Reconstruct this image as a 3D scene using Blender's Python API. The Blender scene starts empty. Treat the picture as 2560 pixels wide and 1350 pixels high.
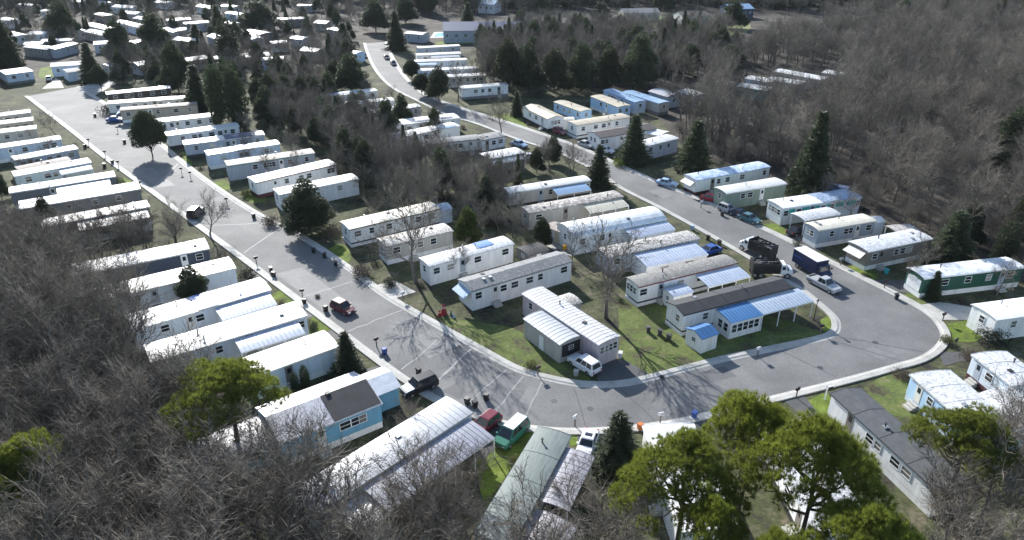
import bpy, math, random
import numpy as np
from mathutils import Vector
from mathutils.geometry import tessellate_polygon

# ---------------------------------------------------------------- camera, light
C = bpy.context.scene.collection
S = bpy.context.scene
R = math.radians
cd = bpy.data.cameras.new('camera'); cam = bpy.data.objects.new('camera', cd); C.objects.link(cam)
cam.location = (0, 0, 46); cam.rotation_euler = (R(90 - 27), 0, 0)
cd.sensor_width = 36; cd.lens = 36 * 1800 / 2560; cd.clip_start = .5; cd.clip_end = 4000
S.camera = cam
SUN_EL, SUN_AZ = 26.5, 114.0          # azimuth counted from +X towards +Y: ahead of the camera, a little to the left
w = bpy.data.worlds.new('World'); S.world = w; w.use_nodes = True
nt = w.node_tree; bg = nt.nodes['Background']
sky = nt.nodes.new('ShaderNodeTexSky'); sky.sky_type = 'NISHITA'; sky.sun_disc = False
sky.sun_elevation = R(SUN_EL); sky.sun_rotation = R(90 - SUN_AZ); sky.air_density = 1.0; sky.dust_density = .5
nt.links.new(sky.outputs[0], bg.inputs[0]); bg.inputs[1].default_value = .125
sd = bpy.data.lights.new('sun', 'SUN'); sd.energy = 5.0; sd.angle = R(.53); sd.color = (1, .98, .94)
sun = bpy.data.objects.new('sun', sd); C.objects.link(sun)
sv = Vector((math.cos(R(SUN_AZ)) * math.cos(R(SUN_EL)), math.sin(R(SUN_AZ)) * math.cos(R(SUN_EL)), math.sin(R(SUN_EL))))
sun.rotation_euler = sv.to_track_quat('Z', 'Y').to_euler(); sun.location = (-60, 150, 120)
S.view_settings.view_transform = 'Standard'; S.view_settings.look = 'None'
S.view_settings.exposure = .93; S.view_settings.gamma = 1
S.cycles.use_denoising = True; S.cycles.max_bounces = 5; S.cycles.transparent_max_bounces = 4; S.cycles.volume_bounces = 0
S.render.film_transparent = False

# ---------------------------------------------------------------- layout, in metres (x to the right, y away from the camera)
HOMES = [
    ('dark brown mobile home with white window trim beside the street head', (-102.36, 182.2), (-89.28, 189.27), 3.2, 'darkbrown', 'bow', 'white', {'win': [0.12, 0.3, 0.5, 0.7, 0.88], 'trim': 'white', 'skirt': 'darkbrown'}),
    ('cream mobile home with a long white roof directly in front of the dark brown one', (-97.28, 172.45), (-81.06, 178.02), 3.2, 'pale', 'bow', 'cream', {}),
    ('tan mobile home with a dull brown roof and pale awning on its street end', (-91.21, 166.08), (-75.62, 171.67), 3.2, 'tan', 'bow', 'taupe', {'endaw': 'paleblue'}),
    ('white mobile home behind the round evergreen with its trunk showing', (-79.48, 155.49), (-66.68, 161.83), 3.2, 'white', 'bow', 'white', {}),
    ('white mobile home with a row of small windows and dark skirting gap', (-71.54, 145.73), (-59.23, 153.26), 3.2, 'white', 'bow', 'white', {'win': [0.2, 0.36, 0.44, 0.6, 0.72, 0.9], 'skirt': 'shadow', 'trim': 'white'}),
    ('blue grey mobile home whose roof is half white and half dark blue', (-65.5, 139.63), (-51.72, 146.6), 3.2, 'bluegrey', 'bow', 'white', {'patch': [(0.5, 1, 0, 1, 'navyroof')]}),
    ('pale blue mobile home with a bright ridge patch and white skirting line', (-58.27, 132.96), (-46.62, 140.16), 3.2, 'paleblue', 'bow', 'white', {'patch': [(0.35, 0.72, 0, 1, 'bluetarp')], 'skirt': 'white', 'win': [0.2, 0.45, 0.52, 0.8, 0.87]}),
    ('green trimmed blue grey mobile home with a weathered brown roof', (-52.28, 126.6), (-38.18, 134.2), 3.2, 'bluegrey', 'bow', 'brownish', {'trim': 'teal', 'win': [0.3, 0.42, 0.46, 0.5, 0.7, 0.9], 'skirt': 'bluegrey'}),
    ('white mobile home with maroon eaves and maroon skirting', (-44.23, 117.67), (-32.55, 127.51), 3.6, 'white', 'bow', 'white', {'trim': 'maroon', 'skirt': 'maroon', 'win': [0.36, 0.54, 0.64, 0.9, 0.95]}),
    ('white mobile home half hidden by the big dark cedar', (-38.5, 111.93), (-26.99, 119.7), 3.2, 'white', 'bow', 'white', {'win': [0.2, 0.75], 'trim': 'white'}),
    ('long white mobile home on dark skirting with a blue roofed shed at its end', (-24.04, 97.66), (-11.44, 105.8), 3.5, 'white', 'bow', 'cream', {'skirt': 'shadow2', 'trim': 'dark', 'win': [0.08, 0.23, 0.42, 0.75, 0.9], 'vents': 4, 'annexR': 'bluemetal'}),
    ('beige mobile home with a leaf strewn roof behind the slim bare tree', (-17.74, 91.81), (-8.79, 97.22), 3.1, 'greige', 'bow', 'mottled', {'win': [0.15, 0.5, 0.7]}),
    ('tall white mobile home with blue tarp scraps on its white roof', (-11.01, 85.55), (0.17, 92.74), 2.9, 'white', 'bow', 'mottledwhite', {'win': [0.08, 0.24, 0.56, 0.9], 'patch': [(0.62, 0.8, 0.3, 1, 'bluetarp')], 'vents': 3}),
    ('white mobile home with grey shingled roof and a blue awning over its end window', (-4.99, 78.78), (8.04, 87.11), 3.5, 'white', 'gable', 'greyshingle', {'win': [0.06, 0.3, 0.41, 0.56, 0.67, 0.92], 'endaw': 'bluemetal', 'skirt': 'white', 'vents': 3}),
    ('pinkish mobile home set end on to the curve with a white ribbed roof', (1.34, 77.96), (9.5, 66.47), 3.0, 'pinkgrey', 'bow', 'ribwhite', {'ribs': 1, 'win': [0.12], 'winR': [0.2, 0.4, 0.6, 0.8], 'vents': 2, 'skirt': 'pinkgrey'}),
    ('white mobile home with a partly blue roof at the back of the middle row', (-45.71, 179.67), (-34.71, 186.12), 3.2, 'white', 'bow', 'white', {'patch': [(0.1, 0.62, 0.2, 1, 'bluemetal')], 'win': [0.4, 0.9], 'skirt': 'white'}),
    ('plain white mobile home behind the clipped columnar evergreen', (-44.32, 169.4), (-28.9, 175.99), 3.2, 'white', 'bow', 'white', {}),
    ('white mobile home with dark eave line beside the middle street bend', (-31.74, 163.93), (-21.73, 169.77), 3.2, 'lilac', 'bow', 'white', {'trim': 'navy'}),
    ('broad white mobile home with an awning strip beside the pale bare patch of street', (-25.19, 153.57), (-11.78, 159.78), 4.4, 'white', 'bow', 'white', {'patch': [(0.3, 0.9, 0.1, 0.3, 'navyroof')], 'win': [0.1, 0.2, 0.6, 0.72, 0.88]}),
    ('white mobile home with a faceted bay end in the middle block', (-23.62, 144.31), (-11.36, 153.26), 3.6, 'white', 'bow', 'white', {'win': [0.1, 0.2, 0.45], 'patch': [(0.62, 0.95, 0, 0.2, 'bluemetal')]}),
    ('white mobile home with arched openings behind the tangle of bare trees', (-16.58, 139.9), (-6.4, 143.74), 3.2, 'pale', 'bow', 'greyshingle', {'win': [0.1, 0.2, 0.35, 0.5, 0.6]}),
    ('white mobile home with a dark grey flat roof near the street fork', (-6.11, 142.62), (-1.41, 145.73), 3.6, 'white', 'bow', 'greyshingle', {'win': [0.5, 0.8]}),
    ('white roofed mobile home on dark walls beside the middle street', (-4.53, 130.54), (2.4, 134.45), 3.8, 'greydark', 'bow', 'white', {'aw': [(0, 0.9, 1.6, 'white', 'open')], 'skirt': 'greydark'}),
    ('beige mobile home with a blue striped side awning and cream shed beneath', (-0.47, 112.67), (13.66, 118.88), 2.6, 'greige', 'bow', 'white', {'win': [0.08, 0.5, 0.95], 'aw': [(0.5, 0.92, 2.6, 'bluemetal', 'open')], 'vents': 3}),
    ('mobile home with a patchy brown roof and low cream lean-to beside the round bush', (2.68, 103.99), (18.19, 111.2), 2.8, 'greige', 'bow', 'patchy', {'win': [0.1], 'aw': [(0.55, 0.98, 2.6, 'creamroof', 'open')], 'skirt': 'greige'}),
    ('broad white home with a wide bowed white roof and long pale awning', (8.97, 94.94), (23.54, 101.6), 5.2, 'white', 'bow', 'whiteclean', {'win': [0.09, 0.3, 0.55], 'aw': [(0.52, 1.0, 2.5, 'palemetal', 'closed')], 'vents': 2, 'bow': 0.8, 'skirt': 'white'}),
    ('mobile home with a leaf littered roof and a pale blue metal carport along it', (13.1, 88.34), (26.95, 94.38), 3.0, 'bluegrey', 'bow', 'mottled', {'win': [0.1], 'aw': [(0.26, 0.93, 3.6, 'palemetal', 'closed')]}),
    ('white mobile home with weathered grey roof and red eave trim', (15.97, 79.83), (30.2, 86.62), 2.7, 'white', 'bow', 'weathered', {'trim': 'oxblood', 'win': [0.05, 0.42, 0.62], 'winL': [0.2, 0.45, 0.7], 'aw': [(0.55, 0.99, 3.0, 'palemetal', 'open')], 'skirt': 'white', 'gap': 1, 'vents': 2}),
    ('white mobile home with a black seamed roof and long blue awning, inner curve', (20.14, 72.91), (35.09, 79.62), 3.2, 'white', 'gable', 'blackroof', {'win': [0.2], 'winL': [0.7], 'aw': [(0.28, 0.57, 3.0, 'deepblue', 'sunroom'), (0.57, 1.06, 3.0, 'ribblue', 'open')], 'skirt': 'white', 'gap': 1, 'vents': 2, 'pitch': 0.28}),
    ('white mobile home with long strip awning at the far end of the second street', (-30.17, 234.16), (-16.44, 237.56), 3.2, 'white', 'bow', 'white', {'aw': [(0.3, 0.95, 2, 'white', 'open')]}),
    ('white mobile home third from the far end of the second street', (-29.44, 223.84), (-13.92, 226.97), 3.2, 'white', 'bow', 'white', {'aw': [(0.0, 0.4, 2.2, 'paleblue', 'open')]}),
    ('white mobile home behind the dark roadside hedge', (-27.02, 210.38), (-9.59, 214.32), 3.2, 'paleblue', 'bow', 'white', {}),
    ('white mobile home behind the airy grey green pine', (-17.65, 202.38), (-7.3, 204.98), 3.2, 'greige', 'bow', 'white', {}),
    ('white mobile home with three dark windows below the airy pine', (-13.12, 188.36), (-1.06, 192.52), 3.2, 'white', 'bow', 'white', {'win': [0.3, 0.45, 0.6]}),
    ('farthest white mobile home on the second street beside the swimming pool', (-31.27, 246.85), (-17.59, 251.36), 3.2, 'bluegrey', 'bow', 'white', {}),
    ('white gabled home with tan roof angled to the street beside the small spruce', (2.65, 169.4), (7.96, 158.77), 4.2, 'white', 'gable', 'tanroof', {'win': [0.3, 0.55], 'winR': [0.3, 0.5, 0.7], 'pitch': 0.25}),
    ('small white mobile home with a rounded blue end in the angled trio', (10.2, 174.4), (15.95, 165.36), 3.2, 'skyblue', 'bow', 'tanroof', {'win': [0.15, 0.4, 0.6, 0.9]}),
    ('blocky white mobile home with a peeling tan roof in the angled trio', (19.7, 180.09), (25.1, 169.4), 3.6, 'skyblue', 'bow', 'tanroof', {'win': [0.4], 'winR': [0.2, 0.7]}),
    ('long pale blue roofed mobile home just behind the blocky white one', (23.63, 186.56), (29.87, 174.01), 3.2, 'paleblue', 'bow', 'bluemetal', {'win': [0.2, 0.3, 0.6]}),
    ('blue roofed mobile home rearmost against the dark pines', (28.45, 184.8), (35.48, 172.83), 3.2, 'greige', 'bow', 'bluemetal', {'win': [0.6]}),
    ('long white mobile home with beige roof in front of the angled trio', (14.07, 153.57), (26.63, 160.46), 3.6, 'white', 'bow', 'tanroof', {'win': [0.12, 0.35, 0.5, 0.75], 'skirt': 'white', 'gap': 1}),
    ('white gable fronted home with a dark brown roof behind the near spruce', (18.1, 144.31), (30.83, 151.08), 4.4, 'white', 'gable', 'brownroof', {'winL': [0.3, 0.6], 'win': [0.05, 0.12], 'pitch': 0.3}),
    ('grey walled mobile home with a white roof between the two dark spruces', (26.62, 138.57), (34.17, 144.02), 3.4, 'lilac', 'bow', 'white', {'win': [0.15, 0.45, 0.7], 'skirt': 'lilac'}),
    ('white and blue mobile home with maroon skirting at the edge of the big wood', (32.13, 118.88), (47.28, 126.15), 3.2, 'white', 'bow', 'shadeblotch', {'win': [0.3, 0.42, 0.62, 0.93], 'skirt': 'maroon', 'endaw': 'white', 'vents': 2}),
    ('sage green mobile home with a stepped white roof beside the red car', (35.66, 112.48), (47.27, 117.28), 3.1, 'sage', 'bow', 'white', {'win': [0.28, 0.4], 'skirt': 'sage'}),
    ('white mobile home with turquoise panels between its windows', (42.86, 105.97), (57.38, 110.84), 3.7, 'white', 'bow', 'shinewhite', {'win': [0.05, 0.21, 0.52, 0.63, 0.97], 'winL': [0.2, 0.4, 0.6, 0.8], 'tq': [(0.08, 0.16), (0.25, 0.38), (0.4, 0.47), (0.56, 0.6), (0.68, 0.78), (0.82, 0.94)], 'patch': [(0.5, 1, 0, 1, 'blueshade')], 'skirt': 'white', 'vents': 2}),  # blue half: tree shade and reflection put into a roof sheet
    ('grey blue mobile home with cream roof and a small shed at its woodland end', (45.24, 97.37), (55.3, 100.97), 2.8, 'steel', 'bow', 'cream', {'win': [0.25, 0.5, 0.58, 0.9], 'winL': [0.3, 0.6], 'skirt': 'white', 'annexR': 'white', 'door': 0.7}),
    ('brown walled mobile home with a sagging white roof and white skirting', (49.36, 89.98), (60.51, 94.38), 3.6, 'brownwall', 'bow', 'mottledwhite', {'win': [0.12, 0.45, 0.55, 0.65], 'endaw': 'white', 'skirt': 'white'}),
    ('dark green mobile home with white skirting and white window surrounds', (53.1, 82.11), (67.95, 85.31), 3.0, 'forest', 'bow', 'blotchwhite', {'trim': 'white', 'win': [0.22, 0.45, 0.66, 0.88], 'skirt': 'white', 'endw': 'white'}),
    ('white home with pale roof at the outside of the curve past the dark green one', (56.19, 71.73), (64.89, 73.75), 3.6, 'white', 'bow', 'whiteclean', {'win': [0.3, 0.6], 'skirt': 'white'}),
    ('white walled home with a red stripe partly hidden by bushes on the outer curve', (49.25, 64.43), (50.03, 58.92), 4.0, 'bluewhite', 'bow', 'mottledwhite', {'skirt': 'maroon', 'win': [0.5]}),
    ('L shaped pale blue home with a whitish roof below the outer curve', (40.86, 60.77), (42.02, 53.72), 4.4, 'skyblue', 'bow', 'mottledwhite', {'win': [0.45, 0.85], 'skirt': 'paleblue', 'wing': 1}),
    ('white home with a charcoal gabled roof running towards the bottom corner', (31.5, 57.61), (35.0, 44.46), 3.2, 'white', 'gable', 'charcoal', {'win': [0.42, 0.5, 0.66, 0.76], 'vents': 2, 'pitch': 0.2, 'skirt': 'white'}),
    ('white and blue house facing down the street at its far corner', (-142.42, 205.51), (-137.77, 210.38), 8, 'paleblue', 'bow', 'white', {'win': [0.25, 0.75], 'skirt': 'greydark'}),
    ('pale home end nearest the far corner house on the shaded verge', (-119.19, 159.11), (-111.2, 164.64), 3.2, 'greige', 'bow', 'white', {}),
    ('low cream home second from the far corner house', (-115.58, 152.32), (-106.57, 157.77), 3.2, 'tan', 'bow', 'cream', {}),
    ('beige home with long flat roof third from the far corner house', (-111.85, 145.45), (-101.92, 151.08), 3.2, 'greige', 'bow', 'cream', {}),
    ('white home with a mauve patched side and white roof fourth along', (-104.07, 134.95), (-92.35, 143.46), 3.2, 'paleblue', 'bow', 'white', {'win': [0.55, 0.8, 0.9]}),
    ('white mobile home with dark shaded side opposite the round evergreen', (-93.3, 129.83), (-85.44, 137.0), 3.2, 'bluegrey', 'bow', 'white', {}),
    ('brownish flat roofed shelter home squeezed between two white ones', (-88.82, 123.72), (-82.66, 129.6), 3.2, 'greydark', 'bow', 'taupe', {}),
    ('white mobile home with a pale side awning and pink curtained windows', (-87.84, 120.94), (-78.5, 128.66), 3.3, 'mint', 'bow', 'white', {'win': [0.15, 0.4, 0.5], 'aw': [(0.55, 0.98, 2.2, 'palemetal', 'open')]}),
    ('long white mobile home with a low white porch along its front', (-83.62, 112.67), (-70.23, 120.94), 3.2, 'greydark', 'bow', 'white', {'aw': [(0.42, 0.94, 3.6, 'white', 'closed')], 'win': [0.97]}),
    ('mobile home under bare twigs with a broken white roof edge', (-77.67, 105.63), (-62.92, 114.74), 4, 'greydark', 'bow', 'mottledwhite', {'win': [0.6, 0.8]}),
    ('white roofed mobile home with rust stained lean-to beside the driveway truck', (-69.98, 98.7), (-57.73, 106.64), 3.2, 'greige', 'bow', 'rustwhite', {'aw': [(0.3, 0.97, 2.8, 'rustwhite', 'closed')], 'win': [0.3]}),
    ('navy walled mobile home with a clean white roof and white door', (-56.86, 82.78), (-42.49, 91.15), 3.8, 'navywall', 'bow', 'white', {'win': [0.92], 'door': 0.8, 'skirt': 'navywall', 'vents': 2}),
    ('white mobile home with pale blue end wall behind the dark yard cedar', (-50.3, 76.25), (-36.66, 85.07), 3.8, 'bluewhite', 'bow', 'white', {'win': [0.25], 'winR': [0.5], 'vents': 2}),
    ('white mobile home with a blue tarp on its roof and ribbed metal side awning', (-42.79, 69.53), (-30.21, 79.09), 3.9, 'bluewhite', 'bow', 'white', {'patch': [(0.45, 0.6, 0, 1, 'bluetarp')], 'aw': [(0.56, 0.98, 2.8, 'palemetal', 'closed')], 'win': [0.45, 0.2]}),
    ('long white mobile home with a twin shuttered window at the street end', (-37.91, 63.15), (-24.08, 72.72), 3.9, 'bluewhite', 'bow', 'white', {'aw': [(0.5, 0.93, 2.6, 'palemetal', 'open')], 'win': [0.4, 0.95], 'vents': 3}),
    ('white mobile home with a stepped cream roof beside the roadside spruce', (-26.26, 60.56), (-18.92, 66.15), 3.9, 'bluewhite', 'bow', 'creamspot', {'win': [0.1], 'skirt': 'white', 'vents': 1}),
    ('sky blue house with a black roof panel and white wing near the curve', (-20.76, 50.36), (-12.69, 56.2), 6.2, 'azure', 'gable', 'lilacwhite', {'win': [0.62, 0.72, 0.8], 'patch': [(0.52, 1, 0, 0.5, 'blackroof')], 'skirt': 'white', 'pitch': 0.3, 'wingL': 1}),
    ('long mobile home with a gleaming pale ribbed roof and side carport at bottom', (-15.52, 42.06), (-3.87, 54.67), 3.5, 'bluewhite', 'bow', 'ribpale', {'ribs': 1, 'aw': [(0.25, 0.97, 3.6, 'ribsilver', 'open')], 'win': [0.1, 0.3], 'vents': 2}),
    ('end on mobile home with a sage grey rippled roof beside the green van', (2.47, 52.45), (-2.91, 39.95), 3.0, 'white', 'bow', 'sageroof', {'vents': 2, 'win': [0.2, 0.5]}),
    ('white roofed home mostly hidden by the big scrub pines beside the spruce', (12.18, 52.62), (12.91, 40.15), 4.6, 'white', 'bow', 'whiteclean', {'flipnone': 1, 'win': [0.3]}),
    ('white roofed home seen only in gaps between the tall pines', (23.09, 53.31), (23.2, 40.15), 4.6, 'white', 'bow', 'mottledwhite', {'win': [0.3, 0.6]}),
]
SHEDS = [
    ('small white shed with a blue roof in front of the inner curve home', (21.56, 69.09), (23.63, 70.28), 2.6, 'white', 'deepblue', 2.0, 0, 'gable'),
    ('small white pump shed beside the weathered roof home', (20.27, 78.95), (22.96, 80.2), 2.2, 'white', 'palemetal', 2.0, 0, 'bow'),
    ('metal roofed room with dark entry attached beside the pinkish home', (1.46, 72.66), (5.31, 67.16), 3.2, 'stone', 'ribpale', 2.5, 0, 'bow'),
    ('small grey shed behind the pinkish home under the bare tree', (6.58, 76.17), (8.54, 77.35), 2.6, 'greige', 'mottled', 2.1, 0, 'bow'),
    ('lilac ribbed carport roof beside the sage grey roof home', (4.37, 50.14), (1.74, 43.98), 3.0, 'palelilac', 'lilacroof', 2.5, 1, 'bow'),
    ('lower lilac roof shelter at the bottom edge of the photo', (2.1, 42.91), (0.31, 39.97), 3.4, 'palelilac', 'lilacroof', 2.3, 1, 'bow'),
    ('little cream shed between the patchy brown roof home and the bowed roof home', (5.07, 100.87), (7.21, 98.92), 2.4, 'creamwall', 'brownish', 2.0, 0, 'bow'),
    ('small white bay roofed shed against the faceted white home', (11.22, 160.52), (14.14, 160.86), 2.4, 'white', 'cream', 2.2, 0, 'bow'),
    ('dark topped trailer box behind the grey shingled home', (2.38, 91.7), (5.29, 93.55), 3, 'greydark', 'blackroof', 1.5, 0, 'bow'),
    ('grey leaning sheet metal shelter in the lower left wood', (-49.38, 68.26), (-48.47, 69.26), 2.4, 'greydark', 'lilacroof', 2.0, 0, 'bow'),
    ('weathered flat roofed shed behind the turquoise panelled home', (53.58, 116.01), (56.42, 114.3), 3.4, 'bluegrey', 'navyroof', 2.4, 0, 'bow'),
    ('pale carport roof beside the grey blue home', (45.0, 102.03), (51.51, 104.75), 3.0, 'white', 'mottledwhite', 2.5, 1, 'bow'),
    ('flat grey roof behind the sagging white roof home', (57.05, 96.64), (60.65, 97.36), 3.4, 'greige', 'mottled', 2.5, 1, 'bow'),
    ('white tipped lean-to between the two spruces of the second street', (27.37, 150.56), (31.1, 147.6), 4, 'white', 'shinewhite', 2.4, 1, 'bow'),
    ('pale shed roof poking out of twigs at the bottom edge', (-12.88, 41.04), (-10.37, 42.44), 3, 'bluewhite', 'whiteclean', 2.0, 0, 'bow'),
    ('dark walled gazebo with a scalloped white front at the head of the street', (-127.7, 209.89), (-123.94, 213.21), 6, 'paleblue', 'greyshingle', 2.6, 0, 'bow'),
]
FAR_HOMES = [
    ('far greyish home, first from the left in the topmost line of distant rooftops', (-235.72, 361.96), (-225.47, 357.51), 4.6, 'greige', 'white'),
    ('far pale grey home, second from the left in the topmost line of distant rooftops', (-217.67, 375.17), (-210.85, 371.98), 4.6, 'lilac', 'white'),
    ('far white home, third from the left in the topmost line of distant rooftops', (-212.71, 378.41), (-202.66, 371.98), 4.6, 'white', 'white'),
    ('far white home, fourth from the left in the topmost line of distant rooftops', (-205.65, 374.37), (-195.81, 366.52), 4.6, 'white', 'white'),
    ('far white home, fifth from the left in the topmost line of distant rooftops', (-186.45, 354.6), (-175.11, 350.31), 4.6, 'white', 'white'),
    ('far white home, sixth from the left in the topmost line of distant rooftops', (-174.57, 371.98), (-167.38, 368.84), 4.6, 'white', 'white'),
    ('far white home, seventh from the left in the topmost line of distant rooftops', (-148.15, 356.78), (-138.2, 348.2), 4.6, 'white', 'white'),
    ('far greyish home, eighth from the left in the topmost line of distant rooftops', (-137.05, 358.24), (-129.4, 352.44), 4.6, 'greige', 'white'),
    ('far blue grey home, ninth from the left in the topmost line of distant rooftops', (-101.09, 358.24), (-94.69, 358.24), 4.6, 'bluegrey', 'white'),
    ('far white home, first from the left in the second line of distant rooftops', (-214.12, 314.56), (-206.25, 308.89), 4.6, 'white', 'white'),
    ('far white home, second from the left in the second line of distant rooftops', (-211.31, 340.01), (-201.17, 334.75), 4.6, 'white', 'white'),
    ('far dark walled home, third from the left in the second line of distant rooftops', (-181.75, 329.63), (-173.84, 322.23), 4.6, 'greydark', 'cream'),
    ('far greyish home, fourth from the left in the second line of distant rooftops', (-171.45, 332.81), (-163.35, 329.0), 4.6, 'greige', 'white'),
    ('far greyish home, fifth from the left in the second line of distant rooftops', (-158.89, 316.88), (-150.58, 311.13), 4.6, 'greige', 'white'),
    ('far blue grey home, sixth from the left in the second line of distant rooftops', (-141.29, 309.44), (-133.57, 313.98), 4.6, 'bluegrey', 'white'),
    ('far light blue home, seventh from the left in the second line of distant rooftops', (-126.18, 333.45), (-114.08, 323.44), 4.6, 'skyblue', 'white'),
    ('far dark walled home, eighth from the left in the second line of distant rooftops', (-96.81, 312.27), (-86.78, 315.72), 4.6, 'greydark', 'white'),
    ('far white home, first from the left in the third line of distant rooftops', (-189.27, 277.12), (-179.56, 270.0), 4.6, 'white', 'white'),
    ('far white home, second from the left in the third line of distant rooftops', (-178.26, 275.3), (-171.78, 275.3), 4.6, 'white', 'white'),
    ('far greyish home, third from the left in the third line of distant rooftops', (-179.19, 292.45), (-163.27, 280.81), 4.6, 'greige', 'white'),
    ('far pale blue home, fourth from the left in the third line of distant rooftops', (-169.97, 299.14), (-155.1, 286.04), 4.6, 'paleblue', 'cream'),
    ('far greyish home, fifth from the left in the third line of distant rooftops', (-160.76, 281.75), (-146.89, 270.87), 4.6, 'greige', 'white'),
    ('far pale blue home, sixth from the left in the third line of distant rooftops', (-161.15, 306.12), (-144.64, 291.45), 4.6, 'paleblue', 'white'),
    ('far greyish home, seventh from the left in the third line of distant rooftops', (-135.15, 287.49), (-126.44, 279.88), 4.6, 'greige', 'white'),
    ('far greyish home, eighth from the left in the third line of distant rooftops', (-128.87, 284.59), (-124.49, 286.52), 4.6, 'greige', 'white'),
    ('far blue grey home, ninth from the left in the third line of distant rooftops', (-130.49, 300.2), (-122.93, 305.57), 4.6, 'bluegrey', 'white'),
    ('far greyish home, tenth from the left in the third line of distant rooftops', (-119.89, 306.12), (-111.8, 299.67), 4.6, 'greige', 'white'),
    ('far light blue home, eleventh from the left in the third line of distant rooftops', (-104.87, 283.64), (-92.48, 264.04), 4.6, 'skyblue', 'white'),
    ('far dark blue home, twelfth from the left in the third line of distant rooftops', (-100.77, 282.69), (-92.44, 275.3), 4.6, 'navywall', 'white'),
    ('far greyish home, 13th from the left in the third line of distant rooftops', (-79.88, 303.94), (-74.54, 301.79), 4.6, 'greige', 'white'),
    ('far greyish home, 14th from the left in the third line of distant rooftops', (-70.75, 287.98), (-66.13, 285.07), 4.6, 'greige', 'bluemetal'),
    ('far blue grey home, 15th from the left in the third line of distant rooftops', (-39.81, 278.03), (-32.87, 274.41), 4.6, 'bluegrey', 'mottled'),
    ('far blue grey home, 16th from the left in the third line of distant rooftops', (26.99, 298.62), (32.69, 286.52), 4.6, 'bluegrey', 'white'),
    ('far tan home, first from the left in the fourth line of distant rooftops', (-166.47, 253.6), (-161.1, 255.15), 4.6, 'tan', 'white'),
    ('far dark walled home, second from the left in the fourth line of distant rooftops', (-163.98, 249.03), (-153.39, 244.61), 4.6, 'greydark', 'white'),
    ('far blue grey home, third from the left in the fourth line of distant rooftops', (-164.06, 259.53), (-154.8, 261.97), 4.6, 'bluegrey', 'lilacroof'),
    ('far blue grey home, fourth from the left in the fourth line of distant rooftops', (-151.16, 245.34), (-149.45, 255.94), 4.6, 'bluegrey', 'white'),
    ('far pale grey home, fifth from the left in the fourth line of distant rooftops', (-142.79, 253.98), (-136.57, 256.33), 4.6, 'lilac', 'white'),
    ('far greyish home, sixth from the left in the fourth line of distant rooftops', (-130.41, 256.73), (-127.62, 261.56), 4.6, 'greige', 'white'),
    ('far tan home, seventh from the left in the fourth line of distant rooftops', (-119.78, 263.62), (-111.09, 259.53), 4.6, 'tan', 'white'),
    ('far pale blue home, eighth from the left in the fourth line of distant rooftops', (-110.82, 271.74), (-103.37, 263.21), 4.6, 'paleblue', 'white'),
    ('far white home, ninth from the left in the fourth line of distant rooftops', (-82.45, 255.54), (-77.61, 257.92), 4.6, 'white', 'white'),
    ('far blue grey home, tenth from the left in the fourth line of distant rooftops', (-79.27, 266.99), (-74.32, 264.46), 4.6, 'bluegrey', 'paleblue'),
    ('far pale blue home, first from the left in the nearest line of distant rooftops', (-136.0, 216.43), (-128.83, 219.36), 4.6, 'paleblue', 'lilacroof'),
    ('far greyish home, second from the left in the nearest line of distant rooftops', (-119.03, 216.72), (-117.33, 219.07), 4.6, 'greige', 'white'),
    ('far pale grey home, third from the left in the nearest line of distant rooftops', (-110.95, 218.18), (-107.81, 222.37), 4.6, 'lilac', 'bluemetal'),
    ('far greyish home, fourth from the left in the nearest line of distant rooftops', (-99.11, 224.52), (-94.67, 229.57), 4.6, 'greige', 'white'),
    ('far brown home, fifth from the left in the nearest line of distant rooftops', (-92.08, 228.29), (-88.31, 229.57), 4.6, 'brownwall', 'white'),
    ('far greyish home, sixth from the left in the nearest line of distant rooftops', (-85.44, 232.51), (-80.27, 234.51), 4.6, 'greige', 'white'),
    ('far greyish home, seventh from the left in the nearest line of distant rooftops', (-83.24, 231.2), (-76.71, 234.51), 4.6, 'greige', 'cream'),
    ('far light blue home, eighth from the left in the nearest line of distant rooftops', (-76.65, 226.07), (-70.79, 227.97), 4.6, 'skyblue', 'cream'),
    ('far greyish home, ninth from the left in the nearest line of distant rooftops', (-69.58, 243.17), (-63.64, 240.33), 4.6, 'greige', 'white'),
    ('far light blue home, tenth from the left in the nearest line of distant rooftops', (-55.91, 239.98), (-50.31, 236.53), 4.6, 'skyblue', 'white'),
]
WOOD_HOMES = [
    ('teal walled home glimpsed through the bare wood', (59.56, 191.29), (65.46, 185.87), 4.6, 'teal', 'white'),
    ('pale blue home just behind the teal one in the bare wood', (64.22, 200.48), (69.69, 195.55), 4.6, 'paleblue', 'white'),
    ('long white roof before the longest roof in the bare wood', (69.81, 198.98), (76.92, 193.16), 4.6, 'greige', 'white'),
    ('longest white roofed home deep in the bare wood', (75.22, 209.95), (84.61, 198.48), 4.6, 'greige', 'white'),
    ('last white roofed home along the clearing in the bare wood', (88.38, 208.32), (91.9, 204.07), 4.6, 'bluegrey', 'white'),
    ('grey roofed home hidden in the twigs behind the angled trio', (35.13, 185.43), (38.71, 179.47), 4.6, 'bluegrey', 'lilacroof'),
    ('white lit home in the twigs near the bare wood edge', (42.43, 184.99), (45.78, 179.88), 4.6, 'bluegrey', 'white'),
    ('small grey home seen between the pine and the bare wood', (54.61, 195.55), (57.09, 192.69), 4.6, 'bluegrey', 'white'),
]
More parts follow.
